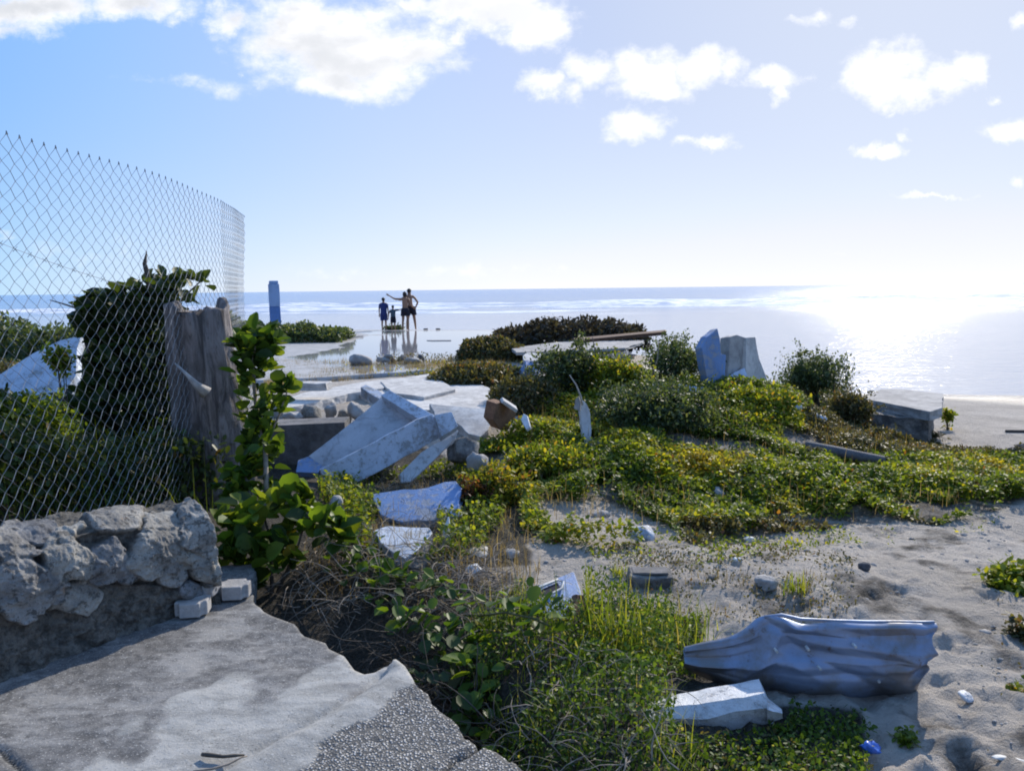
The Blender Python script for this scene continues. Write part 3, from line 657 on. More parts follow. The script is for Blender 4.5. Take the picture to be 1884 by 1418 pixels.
# ------------------------------------------------------------------ chain link fence
FX = -2.47
def fence_path(s):
    # s metres along the fence, starting outside the frame
    pts = [(-2.47, 2.3), (-2.46, 4.0), (-2.44, 5.2), (-2.47, 6.5), (-2.49, 6.8), (-2.56, 7.1), (-2.66, 7.5), (-2.77, 7.95), (-2.87, 8.4)]
    for a, b in zip(pts[:-1], pts[1:]):
        L = math.dist(a, b)
        if s <= L or b is pts[-1]: t = s/L; return a[0]+(b[0]-a[0])*t, a[1]+(b[1]-a[1])*t
        s -= L
def fence():
    root = thing('chain_link_fence', 'tall sagging chain link fence of bare wire diamonds behind the rubble wall', 'fence', (FX, 4, .4))
    mb = MB(); s_, v_ = .104, .084; total = 6.15; z1 = 2.5; z0 = .22; nW = int(total/s_*2)
    rr = random.Random(4)
    for i in range(nW*1):
        # one woven wire: zigzags between two columns
        pts = []; nz = int((z1-z0)/(v_/2)); sgn = 1
        for k in range(nz+1):
            z = z1-k*v_/2; sgn = 1 if k % 2 == 0 else -1
            # diamonds: each wire swings half a pitch either side
            s = (i+.5)*s_/2+(s_/4)*sgn*(1 if i % 2 else -1)
            x, y = fence_path(s); wob = fbm(np.array([y*.9]), np.array([z*1.3]), 2, 3)[0]*.05
            topdip = .05*math.sin(y*1.7)*max(0, (z-1.6))
            pts.append((x+wob+.004*sgn+.02*math.sin(z*3), y, z-.012*(z > 2.2)*math.sin(y*2.1)+ (.0 if k else .01)+topdip*0))
        mb.tube(pts, .0016, 4, cap=False)
        # twisted knuckle on top
        if (i % 2): p = Vector(pts[0]); mb.tube([p+Vector((0, -.006, -.006)), p+Vector((0, 0, .012)), p+Vector((0, .008, -.004))], .0026, 4)
    mb.build('wire_mesh', M['wire'], root)
fence()
def barbed():
    root = MB(); pts = []
    for t in np.linspace(0, 1, 30):
        p = ay(-120+t*390, 395+t*142+10*math.sin(t*3.1), 5.6+1.2*t); pts.append(p)
    root.tube(pts, .0018, 4)
    o = root.build('barbed_wire', M['wire']); tag(o, 'single strand of barbed wire sagging behind the fence down to the broad leaved shrub', 'barbed wire')
    for i in range(1, 29, 2):
        p = Vector(pts[i]); b = MB()
        for d in ((.02, 0, .02), (-.02, .01, .018)): b.tube([p-Vector(d), p+Vector(d)], [.0025, .0015], 4)
        b.build('barb', M['wire'], o)
barbed()

# ------------------------------------------------------------------ stump
def woodmat():
    m, T, o = newmat('dead wood'); p = pos(T); s = T.vmath('MULTIPLY', p, (1, 1, .18))
    n1 = T.noise(s, 13, 8, .65, dist=.8); n2 = T.noise(s, 60, 6, .7); n3 = T.noise(p, 4, 5, .6)
    c = T.mix(T.sstep(n1, .35, .66), (.09, .078, .075), (.38, .34, .33)); c = T.mix(T.math('MULTIPLY', T.sstep(n3, .45, .65), .6), c, (.12, .10, .085))
    c = T.mix(T.math('MULTIPLY', T.sstep(n2, .55, .68), .6), c, (.05, .045, .04))
    P(T, o, c, .9, T.math('ADD', n1, T.math('MULTIPLY', n2, .4)), 1., .06); return m
M['wood'] = woodmat()
def stump():
    Y0 = 5.95; prof = [(930, 350, 470), (890, 345, 458), (830, 338, 450), (770, 330, 440), (720, 325, 432), (660, 318, 426), (600, 312, 421), (565, 310, 418)]
    vs = []; n = 56; rows = 60
    pyv = np.linspace(935, 566, rows); a_ = np.interp(-pyv, [-q[0] for q in prof], [q[1] for q in prof]); b_ = np.interp(-pyv, [-q[0] for q in prof], [q[2] for q in prof])
    for i in range(rows):
        A = ay(a_[i], pyv[i], Y0); B = ay(b_[i], pyv[i], Y0); c = (A+B)/2; r = (B[0]-A[0])/2
        for k in range(n):
            t = 2*math.pi*k/n; fl = 1+.10*math.sin(5*t+1+i*.03)+.05*math.sin(9*t+.5)+.16*float(fbm(np.array([math.cos(t)*2+3]), np.array([math.sin(t)*2+i*.09]), 4, 3)[0])
            if i < 16: fl += (16-i)/16*.16*max(0, math.sin(3*t+.6))
            dz = (.05*math.sin(t*2+1)+.03*math.sin(5*t)) if i == rows-1 else 0
            vs.append((c[0]+math.cos(t)*r*fl, c[1]+math.sin(t)*r*fl, c[2]+dz))
    fs = [(i*n+k, i*n+(k+1) % n, (i+1)*n+(k+1) % n, (i+1)*n+k) for i in range(rows-1) for k in range(n)]
    # hollow top
    last = (rows-1)*n; m = MB(); base = len(vs)
    tc_ = np.mean(vs[last:], 0)
    for j, (f, dz) in enumerate(((.78, .0), (.6, -.10), (.3, -.2))):
        for k in range(n): v = np.array(vs[last+k]); q = tc_+(v-tc_)*f; vs.append((q[0], q[1], q[2]+dz+.02*math.sin(k)))
    rings = [last, base, base+n, base+2*n]
    for r0, r1 in zip(rings[:-1], rings[1:]): fs += [(r0+k, r0+(k+1) % n, r1+(k+1) % n, r1+k) for k in range(n)]
    fs.append(tuple(base+2*n+k for k in range(n)))
    root = thing('tree_stump', 'thick weathered grey tree stump with a hollow top behind the end of the fence', 'tree stump', ay(395, 900, Y0))
    m.add(vs, fs); m.build('trunk', M['wood'], root, smooth=True)
    # split branch stub on the near side
    b = MB(); b.tube([ay(322, 668, 5.66), ay(345, 690, 5.62), ay(362, 708, 5.64), ay(380, 722, 5.68)], [.006, .014, .028, .05], 7); b.build('branch_stub', M['pale_wood'], root, smooth=True)
M['pale_wood'] = simple('pale bare wood', (.50, .48, .46), .8, n=20)
stump()

# ------------------------------------------------------------------ leaves machinery
def leaf_template(kind):
    if kind == 'round':   # broad leaf: fan of quads
        a = [(-.0, 0, 0), (-.34, .16, .06), (-.50, .48, .10), (-.36, .82, .06), (0, 1.04, -.03), (.36, .82, .06), (.50, .48, .10), (.34, .16, .06), (0, .5, -.03)]
        a = [(x*.82, y, z*1.7) for x, y, z in a]
        return np.array(a), np.array([(0, 8, 2, 1), (8, 4, 3, 2), (8, 6, 5, 4), (0, 7, 6, 8)])
    if kind == 'oval':
        a = [(0, 0, 0), (-.30, .45, .07), (0, 1, 0), (.30, .45, .07), (0, .5, -.02)]
        a = [(0, 0, 0), (-.28, .3, .05), (-.22, .72, .05), (0, 1, -.04), (.22, .72, .05), (.28, .3, .05)]
        return np.array(a), np.array([(0, 3, 2, 1), (0, 5, 4, 3)])
    if kind == 'quad':
        return np.array([(0, 0, 0), (-.32, .5, .05), (0, 1, 0), (.32, .5, .05)]), np.array([(0, 3, 2, 1)])
def leaves(name, pos_, size, mat, kind='oval', parent=None, tilt=.7, facing=None, tint=None, pitch=None):
    pos_ = np.asarray(pos_); n = len(pos_); Tm, Fm = leaf_template(kind); yaw = rng.uniform(0, 2*np.pi, n)
    if facing is not None: yaw = facing
    pit = rng.normal(0, tilt, n) if pitch is None else pitch; rol = rng.normal(0, tilt*.7, n)
    size = np.broadcast_to(size, (n,))
    V = np.broadcast_to(Tm, (n,)+Tm.shape)*size[:, None, None]
    x, y, z = V[..., 0], V[..., 1], V[..., 2]
    c, s = np.cos(rol)[:, None], np.sin(rol)[:, None]; x, z = x*c+z*s, -x*s+z*c
    c, s = np.cos(pit)[:, None], np.sin(pit)[:, None]; y, z = y*c-z*s, y*s+z*c
    c, s = np.cos(yaw)[:, None], np.sin(yaw)[:, None]; x, y = x*c-y*s, x*s+y*c
    W = np.stack([x, y, z], -1)+pos_[:, None, :]; k = Tm.shape[0]
    Fc = (Fm[None]+(np.arange(n)*k)[:, None, None]).reshape(-1, 4)
    if tint is None: tint = rng.random(n)
    return mkobj(name, np_mesh(name, W.reshape(-1, 3), Fc, {'tint': np.repeat(tint, k)}), mat, parent)
def blades(name, base, h, mat, parent=None, width=.006, lean=.5, tint=None):
    base = np.asarray(base); n = len(base); h = np.broadcast_to(h, (n,)); yaw = rng.uniform(0, 6.283, n); ln = np.abs(rng.normal(0, lean, n)); seg = 4
    rows = []
    for i in range(seg+1):
        t = i/seg; a = ln*t*1.3; r = h*t*np.sin(np.minimum(a, 1.5)); zz = h*t*np.cos(np.minimum(a, 1.4)); wd = width*(1-t*.85)
        cx = base[:, 0]+np.cos(yaw)*r; cy = base[:, 1]+np.sin(yaw)*r; cz = base[:, 2]+zz
        rows.append(np.stack([cx-np.sin(yaw)*wd/2, cy+np.cos(yaw)*wd/2, cz], -1)); rows.append(np.stack([cx+np.sin(yaw)*wd/2, cy-np.cos(yaw)*wd/2, cz], -1))
    V = np.stack(rows, 1); k = 2*(seg+1); f = np.array([(2*i, 2*i+1, 2*i+3, 2*i+2) for i in range(seg)]); Fc = (f[None]+(np.arange(n)*k)[:, None, None]).reshape(-1, 4)
    if tint is None: tint = rng.random(n)
    return mkobj(name, np_mesh(name, V.reshape(-1, 3), Fc, {'tint': np.repeat(tint, k)}), mat, parent)
def scatter(poly, per_m2, ymin=None, ymax=None, clump=0., cs=1.5, holes=(), seed=0, soft=10):
    """ground points whose place falls in a picture outline"""
    ps = []
    for a, b in poly: g = gnd(a, b); ps.append(g[:2])
    ps = np.array(ps); x0, y0 = ps.min(0)-.1; x1, y1 = ps.max(0)+.1; n = int((x1-x0)*(y1-y0)*per_m2)
    x = rng.uniform(x0, x1, n); y = rng.uniform(y0, y1, n); z = zg(x, y)
    jx = fbm(x*4, y*4, 3, seed)*soft*2; jy = fbm(x*4+9, y*4, 3, seed+1)*soft
    px, py = proj(np.stack([x, y, z], -1)); k = inpoly(px+jx, py+jy, poly)
    for h in holes: k &= ~inpoly(px+jx, py+jy, h)
    if clump: k &= (fbm(x*cs, y*cs, 3, seed+7)+.5) > clump*(.6+.8*rng.random(n))
    return np.stack([x, y, z], -1)[k]
def blob_pts(c, r, n, shell=.55, subs=9, seed=0, flatb=True):
    rr = np.random.default_rng(seed); c = np.array(c, float); r = np.array(r, float)
    u = rr.normal(size=(subs, 3)); u /= np.linalg.norm(u, axis=1)[:, None]; 
    if flatb: u[:, 2] = np.abs(u[:, 2])*.9-.05
    sc = c+u*r*rr.uniform(.25, .68, (subs, 1)); sr = r*rr.uniform(.32, .55, (subs, 1))
    i = rr.integers(0, subs, n); d = rr.normal(size=(n, 3)); d /= np.linalg.norm(d, axis=1)[:, None]; q = rr.random((n, 1))**(1/3.); q = shell+(1-shell)*q*rr.uniform(.9, 1.15, (n, 1))
    p = sc[i]+d*sr[i]*q
    return p, sc
def shrub(name, label, cat, px, py, Y, rpx, rpy, n, size, mat, kind='oval', stems=8, smat='twig_dark', group=None, depth=.8, seed=1, subs=10, tilt=.9, base_drop=None, tint=None, shell=.5):
    c = ay(px, py, Y); s = Y/F; r = np.array((rpx*s, rpx*s*depth, rpy*s)); pts, sc = blob_pts(c, r, n, shell, subs, seed)
    bz = zg1(c[0], c[1]) if base_drop is None else c[2]-base_drop
    q_ = np.random.default_rng(seed+99); k_ = q_.random(n) < .12; d_ = pts-c; pts[k_] += (d_*q_.uniform(.1, .35, (n, 1)))[k_]
    nn_ = fbm(pts[:, 0]*7+seed, pts[:, 2]*7, 3, seed)+fbm(pts[:, 1]*7, pts[:, 0]*5+seed, 3, seed+2); pts += d_*nn_[:, None]*.30
    lo = pts[:, 2] < bz; pts[lo, 2] = bz+np.abs(q_.normal(0, .25, n))[lo]*r[2]
    root = thing(name, label, cat, (c[0], c[1], bz), group)
    ns_ = max(4, int(10+rpx/5)); extra = []; R2 = np.random.default_rng(seed+7); sprig_lines = []
    for i in range(ns_):
        q0 = sc[i % len(sc)]; d0 = R2.normal(size=3)*np.array([.55, .4, .2])+np.array([0, 0, .9]); d0 /= np.linalg.norm(d0); L = float(R2.uniform(.55, 1.15))*r[2]
        e0 = q0+d0*L+np.array([R2.normal()*.1*r[0], 0, 0]); m0 = q0+d0*L*.5; t_ = R2.random((int(L/size*7)+4, 1)); extra.append((q0*(1-t_)+e0*t_)+R2.normal(size=(len(t_), 3))*size*.55); sprig_lines.append((q0, m0, e0))
    if base_drop is None:
        nb = n//6; a_ = R2.uniform(0, 6.283, nb); q_ = np.sqrt(R2.random(nb))*.8; extra.append(np.stack([c[0]+np.cos(a_)*q_*r[0], c[1]+np.sin(a_)*q_*r[1], bz+(c[2]-bz)*R2.random(nb)], -1))
    pts = np.concatenate([pts]+extra); pts[:, 2] = np.maximum(pts[:, 2], bz); n = len(pts)
    leaves('foliage', pts, rng.uniform(size*.6, size*1.3, n), M[mat], kind, root, tilt, tint=tint(n) if tint else None)
    rr = random.Random(seed)
    for i in range(stems):
        mb = MB(); q = sc[i % len(sc)]; e = q+np.array([rr.uniform(-.3, .3)*r[0], rr.uniform(-.3, .3)*r[1], rr.uniform(0, .45)*r[2]])
        b = (c[0]+rr.uniform(-.2, .2)*r[0], c[1]+rr.uniform(-.2, .2)*r[1], bz-.03); m_ = [(b[k]+e[k])/2+rr.uniform(-.15, .15)*r[k] for k in range(3)]
        mb.tube([b, m_, e], [.010*Y/8, .007*Y/8, .003*Y/8], 5)
        mb.build('stem', M[smat], root, smooth=True)
    return root

# ------------------------------------------------------------------ middle ground: broken terrace
flat('terrace_slab', [(500, 745), (528, 732), (560, 722), (650, 705), (700, 698), (792, 690), (745, 706), (690, 716), (640, 724), (585, 738), (520, 752)], .43, .13, M['conc_pale'],
     'long pale broken slab edge stretching left from the heap behind the broad leaved plant', 'slab', seed=5)
flat('floor_slab', [(640, 716), (700, 703), (792, 689), (868, 699), (905, 716), (928, 735), (905, 748), (838, 757), (760, 752), (690, 735)], .40, .16, M['conc_pale'],
     'largest pale flat slab lying behind the painted beams', 'slab', seed=6)
flat('floor_slab', [(700, 702), (790, 687), (812, 700), (838, 716), (780, 730), (722, 722)], .445, .05, M['conc_pale'], 'thin pale slab lying on top of the largest flat slab', 'slab', seed=16, rag=(.12, .008))
a, b, c = ay(785, 745, 8.4), ay(905, 750, 8.3), ay(880, 802, 7.7)
o = plate('cracked_slab', [(790, 742), (850, 748), (905, 752), (912, 770), (898, 790), (884, 803), (862, 798), (840, 778), (800, 765)], plane3(a, b, c), .12, M['conc_pale'], seed=7); tag(o, 'pale cracked slab sloping down at the right end of the heap', 'slab')
boxo('kerb_block', ay(576, 710, 9.2)+np.array([0, 0, 0]), (.40, .22, .09), M['conc_pale'], rot=(0, 0, -.1), seed=3)['label'] = 'small pale rectangular block resting on the long slab edge'
bpy.data.objects['kerb_block']['category'] = 'block'
# painted side face and dark retaining face
p0 = ay(600, 812, 7.9)
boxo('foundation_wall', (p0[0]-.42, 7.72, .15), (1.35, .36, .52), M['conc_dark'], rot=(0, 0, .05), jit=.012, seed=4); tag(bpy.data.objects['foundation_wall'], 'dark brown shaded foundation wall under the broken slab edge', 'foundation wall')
for i, (x, y, s) in enumerate([(540, 768, .16), (575, 762, .2), (610, 756, .15), (632, 770, .17), (655, 757, .16), (560, 776, .10), (690, 770, .13)]):
    p = ay(x, y, 8.25+.1*(i % 2)); chunk('rubble_stone', p, (s*1.4, s, s*.8), M['limestone'] if i % 2 else M['conc'], rot=(i, i*.5, i*.7), seed=i+20, amp=.2)
RN = ['at its left end', 'second from its left end', 'near its middle, pale', 'low near its middle', 'near its right end beside leaves', 'smallest and lowest at its left end', 'at its right end touching the painted panel']
for o, t in zip([o for o in bpy.data.objects if o.name.startswith('rubble_stone')], RN): tag(o, 'rough rubble lump under the slab edge, '+t, 'rubble', 'rubble lumps under the slab edge')

# painted beam wreck
root = thing('painted_concrete_frame', 'tipped slab of painted white and blue concrete with raised beams along its edges', 'concrete wreck', ay(640, 900, 6.6))
PA = plane3(ay(567, 839, 6.95), ay(702, 732, 7.40), ay(773, 775, 7.18))
plate('panel', [(567, 839), (610, 806), (640, 782), (704, 729), (735, 748), (778, 777), (740, 795), (680, 825), (630, 850), (600, 862)], PA, .07, M['paint_shade'], root, seed=8, rag=(.2, .004))
PBm = plane3(ay(588, 863, 6.55), ay(612, 910, 6.53), ay(811, 803, 6.90))
plate('beam', [(588, 864), (640, 838), (768, 771), (797, 761), (812, 803), (700, 866), (640, 896), (612, 911), (600, 890)], PBm, .18, M['paint_skylit'], root, seed=9, rag=(.12, .005))
PCm = plane3(ay(702, 726, 7.34), ay(717, 718, 7.37), ay(790, 768, 7.02))
plate('beam', [(700, 727), (717, 717), (745, 733), (800, 764), (787, 775), (765, 768)], PCm, .12, M['paint_skylit'], root, seed=10, rag=(.3, .003))
plate('end_block', [(799, 763), (831, 757), (843, 784), (812, 804)], plane3(ay(798, 764, 6.84), ay(831, 757, 6.88), ay(812, 804, 6.76)), .16, M['paint_skylit'], root, seed=11, rag=(.12, .004))
plate('side_panel', [(735, 872), (775, 832), (812, 808), (843, 790), (838, 806), (800, 845), (757, 886), (738, 888)], plane3(ay(735, 880, 6.65), ay(843, 792, 7.0), ay(757, 888, 6.66)), .05, M['paint_white'], root, seed=12, rag=(.15, .006))
plate('lower_flange', [(548, 846), (567, 839), (600, 860), (584, 870), (544, 868)], plane3(ay(550, 846, 6.95), ay(597, 860, 6.75), ay(560, 872, 6.72)), .06, M['paint_blue'], root, seed=13, rag=(.2, .005))
o = plate('painted_beam', [(663, 712), (673, 707), (700, 720), (708, 727), (697, 733), (680, 724)], plane3(ay(665, 711, 7.7), ay(675, 707, 7.75), ay(704, 728, 7.55)), .10, M['paint_pale'], seed=14, rag=(.2, .004)); tag(o, 'short grey blue beam end poking left behind the tipped painted slab', 'beam')
# pieces in front
o = plate('blue_slab', [(684, 908), (720, 903), (788, 896), (818, 886), (838, 884), (849, 897), (844, 923), (853, 948), (811, 954), (740, 960), (700, 946)], plane3(ay(690, 905, 5.95), ay(838, 884, 5.9), ay(811, 954, 5.42)), .07, M['paint_blue'], seed=15); tag(o, 'deep blue painted slab half sunk in dry grass in front of the tipped frame', 'slab')
o = plate('grey_slab', [(685, 976), (712, 967), (750, 969), (790, 970), (796, 980), (768, 1012), (744, 1026), (712, 1008)], plane3(ay(688, 974, 5.12), ay(792, 972, 5.12), ay(744, 1026, 4.66)), .09, M['paint_pale'], seed=17, rag=(.1, .01)); tag(o, 'pale grey slab tilted toward the viewer above the dry brush', 'slab')
o = plate('slab_fragment', [(744, 1030), (796, 985), (802, 1005), (790, 1030), (775, 1044), (755, 1044)], plane3(ay(744, 1030, 4.68), ay(798, 985, 5.0), ay(775, 1044, 4.6)), .10, M['conc_rough'], seed=18); tag(o, 'rough broken fragment leaning against the pale grey tilted slab', 'slab')
m = MB(); m.tube([ay(821, 998, 5.0), ay(820, 978, 5.02), ay(824, 962, 5.04), ay(825, 950, 5.06)], [.035, .03, .016, .004], 5); tag(m.build('pointed_shard', M['paint_white'], smooth=False), 'small white pointed shard standing in front of the deep blue slab', 'shard')
o = plate('hollow_brick', [(907, 773), (913, 742), (926, 739), (951, 755), (948, 768), (933, 795), (920, 790)], plane3(ay(908, 770, 7.6), ay(926, 740, 7.7), ay(935, 793, 7.9)), .12, M['brick'], seed=19, rag=None)
tag(o, 'tilted brown block with a pale rim at the right end of the heap', 'block')
plate('rim', [(922, 741), (927, 737), (953, 754), (950, 760)], plane3(ay(922, 741, 7.62), ay(927, 737, 7.62), ay(952, 757, 7.66)), .12, M['conc_pale'], o, rag=None)
o = plate('white_chip', [(958, 772), (963, 760), (970, 764), (976, 785), (968, 790)], plane3(ay(958, 770, 7.5), ay(970, 764, 7.5), ay(970, 788, 7.3)), .03, M['paint_white'], seed=23, rag=None); tag(o, 'small white chip upright in vines just right of the brown block', 'shard')
for i, (x, y, Y, s, mt, t) in enumerate([(850, 830, 6.9, .24, 'conc_rough', 'grey rough lump of concrete below the pale cracked slab'), (880, 850, 6.7, .18, 'conc', 'smaller grey lump in shade under the pale cracked slab'),
    (705, 868, 7.0, .26, 'conc_rough', 'rough grey lump wedged under the long painted beam'), (620, 930, 5.6, .12, 'stone', 'pale stone in leaves below the end of the painted beam')]):
    tag(chunk('concrete_lump', ay(x, y, Y), (s*1.3, s, s), M[mt], seed=50+i, rot=(i, .4*i, i), amp=.2), t, 'concrete lump')

# white broken post with rod
root = thing('broken_post', 'slim broken white post standing in vines with a bent rod on top', 'post', ay(1080, 830, 7.5))
pp = [(1077, 832, .075), (1082, 815, .07), (1078, 800, .06), (1083, 780, .058), (1079, 760, .052), (1075, 745, .045), (1073, 737, .03)]
o = plate('post', [(1068, 832), (1071, 800), (1069, 770), (1066, 748), (1072, 736), (1079, 742), (1086, 762), (1088, 800), (1086, 826), (1078, 834)], plane3(ay(1068, 832, 7.5), ay(1088, 800, 7.55), ay(1072, 736, 7.6)), .07, M['paint_white'], root, rag=(.05, .010), seed=41)
MB().tube([ay(1072, 745, 7.5), ay(1068, 728, 7.5), ay(1060, 708, 7.48), ay(1048, 690, 7.45)], [.011, .01, .007, .005], 6).build('rod', M['pale_wood'], root, smooth=True)
plate('stub', [(1056, 752), (1058, 736), (1064, 728), (1068, 740), (1067, 756)], plane3(ay(1056, 752, 7.48), ay(1064, 728, 7.5), ay(1067, 756, 7.46)), .05, M['conc'], root, rag=None)

# slabs in the bushes
for nm, pix, pl, th, mt, lab in [
  ('broken_slab_piece', [(962, 654), (970, 648), (998, 650), (1000, 660), (985, 664), (964, 663)], (11.5, 11.6, 11.0), .08, 'conc_pale', 'small white slab left of the bushes, above a blue box shape'),
  ('blue_block', [(966, 664), (994, 662), (996, 680), (985, 686), (968, 676)], (11., 11., 10.9), .25, 'paint_blue', 'small blue block in shade under the small white slab'),
  ('grey_stone_slab', [(978, 706), (990, 701), (1012, 704), (1008, 715), (985, 716)], (9.8, 9.8, 9.4), .08, 'conc', 'little grey slab half hidden at the left foot of the bushes'),
  ('pale_blue_slab', [(1078, 650), (1086, 648), (1130, 668), (1122, 674), (1084, 664)], (11.3, 11.3, 11.0), .07, 'paint_pale', 'pale blue wedge shaped slab among the bushes under the brown plank'),
  ('painted_block', [(1140, 712), (1165, 704), (1240, 706), (1300, 712), (1296, 726), (1200, 728), (1146, 724)], (9.2, 9.2, 9.1), .2, 'paint_pale', 'long pale blue painted block buried in the middle of the dark bush')]:
    (x0, y0), (x1, y1), (x2, y2) = pix[0], pix[2], pix[-2]
    tag(plate(nm, pix, plane3(ay(x0, y0, pl[0]), ay(x1, y1, pl[1]), ay(x2, y2, pl[2])), th, M[mt], seed=len(nm), rag=(.12, .008)), lab, 'block' if 'block' in nm else 'slab')

# blue standing wall remnant and twin pillar
o = plate('blue_wall_remnant', [(1291, 640), (1302, 619), (1320, 604), (1325, 624), (1327, 651), (1336, 653), (1334, 693), (1330, 719), (1316, 712), (1308, 735), (1300, 690), (1295, 662)], plane3(ay(1291, 640, 9.4), ay(1325, 620, 9.55), ay(1330, 735, 9.45)), .13, M['paint_blue'], seed=31, rag=(.09, .006)); tag(o, 'jagged upright remnant of blue painted wall rising from the dark bush', 'wall remnant')
root = thing('broken_pillar', 'split grey concrete pillar stump with flared foot against the sea', 'pillar', ay(1375, 712, 9.9))
plate('slab', [(1343, 620), (1356, 616), (1371, 621), (1369, 670), (1352, 686), (1338, 700), (1341, 660)], plane3(ay(1343, 620, 9.8), ay(1371, 621, 9.95), ay(1350, 700, 9.75)), .16, M['conc'], root, seed=32, rag=(.1, .006))
plate('slab', [(1373, 621), (1390, 620), (1393, 640), (1397, 660), (1408, 688), (1416, 712), (1376, 712), (1373, 680)], plane3(ay(1372, 620, 9.9), ay(1390, 620, 10.1), ay(1376, 712, 9.8)), .22, M['conc_pale'], root, seed=33, rag=(.1, .006))
plate('foot', [(1330, 702), (1352, 684), (1370, 676), (1378, 700), (1376, 716), (1330, 716)], plane3(ay(1335, 705, 9.5), ay(1370, 680, 9.75), ay(1376, 716, 9.5)), .2, M['paint_pale'], root, seed=34, rag=(.1, .006))

# concrete block on the beach edge
def beach_block():
    ft = [(1590, 734), (1690, 752), (1712, 757), (1730, 756)]
    root = thing('concrete_block', 'big weathered concrete block with a flat slab top at the edge of the beach', 'block', ay(1720, 815, 9.5))
    zt = ay(1712, 757, 9.2)[2]
    # top slab
    plate('top_slab', [(1588, 728), (1620, 716), (1660, 716), (1735, 724), (1733, 750), (1712, 757), (1650, 745), (1590, 733)], (np.array([0, 0, zt]), np.array([0, 0, 1.])), .12, M['conc'], root, seed=40, rag=(.15, .01))
    A = ay(1605, 740, 9.75); B = ay(1708, 757, 9.30); C = ay(1727, 752, 10.2)
    t = zt-.12; bt = -.5
    vs = [(A[0], A[1], t), (B[0], B[1], t), (C[0]+.0, C[1]+.1, t), (A[0]+.2, A[1]+.9, t)]; vs += [(x+(.03 if i == 1 else 0), y, bt) for i, (x, y, z) in enumerate(vs)]
    bm = bmesh.new(); V = [bm.verts.new(v) for v in vs]
    for f in ((0, 1, 2, 3), (7, 6, 5, 4), (0, 4, 5, 1), (1, 5, 6, 2), (2, 6, 7, 3), (3, 7, 4, 0)): bm.faces.new([V[i] for i in f])
    bmesh.ops.subdivide_edges(bm, edges=bm.edges[:], cuts=7, use_grid_fill=True); bmesh.ops.recalc_face_normals(bm, faces=bm.faces[:])
    for v in bm.verts: v.co += Vector([random.uniform(-.012, .012) for _ in range(3)])
    me = bpy.data.meshes.new('base'); bm.to_mesh(me); bm.free(); mkobj('base', me, M['conc_rough'], root)
beach_block()

# log, sticks and stones on the beach side
def gtube(name, pix, rad, mat, label, cat, lift=.0, n=7):
    m = MB(); pts = []
    for x, y in pix: g = gnd(x, y); pts.append((g[0], g[1], g[2]+lift))
    m.tube(pts, rad, n); o = m.build(name, mat, smooth=True); return tag(o, label, cat)
gtube('fallen_log', [(1480, 842), (1530, 852), (1580, 862), (1625, 868)], [.05, .06, .055, .04], M['stone_dark'], 'dark weathered log lying across the vines below the tall block', 'log', .12)
gtube('driftwood_stick', [(1775, 843), (1810, 842), (1850, 839)], [.02, .025, .02], M['twig_dark'], 'long thin stick on the sand leading to a dark stone at the right edge', 'driftwood', .03)
gtube('plank_strip', [(1850, 797), (1890, 797), (1950, 799)], [.02, .02, .02], M['twig_dark'], 'short dark strip of wood on the beach at the right edge above the dark stone', 'driftwood', .03)
STN = [(1862, 840, .22, .15, 'stone_dark', 'dark stone at the end of the long thin stick on the beach'), (1882, 828, .3, .12, 'stone_dark', 'flat dark stone at the right edge behind the other dark stone'),
 (1408, 1082, .16, .09, 'stone', 'largest bluish grey stone on the sandy path in front of the vines'), (1590, 1050, .075, .07, 'stone_dark', 'small dark pyramid shaped stone alone on the trodden sand'),
 (1356, 1033, .07, .035, 'paint_white', 'flat white pebble on the path right of the hollow block'), (1778, 1284, .075, .025, 'paint_white', 'white shell like pebble on the sand right of the big metal sheet'),
 (1378, 996, .09, .05, 'paint_white', 'white stone at the lower edge of the vines'), (1450, 963, .12, .07, 'paint_white', 'pale blue white rag like stone in the vines'), (1320, 912, .16, .1, 'stone', 'grey stone in the middle of the vine patch'),
 (940, 1026, .13, .08, 'stone', 'rounded pale stone beside the dead branches'), (872, 1055, .12, .07, 'paint_white', 'white stone among dead branches in front of the tilted slab'), (880, 1018, .2, .04, 'conc_pale', 'thin pale flake of concrete left of the rounded pale stone'),
 (1180, 990, .22, .12, 'paint_pale', 'bluish stone at the right end of the bare sand gap in the vines'), (1105, 950, .15, .06, 'stone', 'pale stone inside the bare sand gap in the vines'), (1725, 850, .1, .05, 'stone', 'small stone where the vines meet the beach'),
 (1050, 975, .1, .05, 'stone', 'small pale stone at the left of the bare sand gap'), (1180, 905, .07, .04, 'paint_white', 'small white pebble high in the vine patch'), (1458, 762, .3, .2, 'paint_pale', 'bluish white lump half buried in the creeper crest below the round bush'), (1505, 780, .22, .16, 'paint_pale', 'smaller bluish lump right of the half buried one in the creeper crest')]
for i, (x, y, sx_, sz_, mt, lab) in enumerate(STN):
    if not lab: continue
    g = gnd(x, y); tag(chunk('stone', (g[0], g[1], g[2]+sz_*.3), (sx_, sx_*.7, sz_), M[mt], seed=100+i, rot=(0, .1, i), sub=3, amp=.15, box=.4), lab, 'stone')
g = gnd(1198, 1078)-np.array([0, 0, .045])
root = thing('hollow_block', 'grey hollow concrete block lying on the sandy path', 'block', g)
bm = boxm((g[0], g[1]+.05, g[2]+.05), (.25, .15, .13), (0.06, .05, -.10), .008, 4); me = bpy.data.meshes.new('shell'); bm.to_mesh(me); bm.free(); mkobj('shell', me, M['conc_rough'], root, bevel=.012)
boxo('top_plate', (g[0], g[1]+.05, g[2]+.118), (.20, .10, .012), M['conc_dark'], root, rot=(0, 0, -.06), jit=.002)  # thin darker plate resting on the solid shell

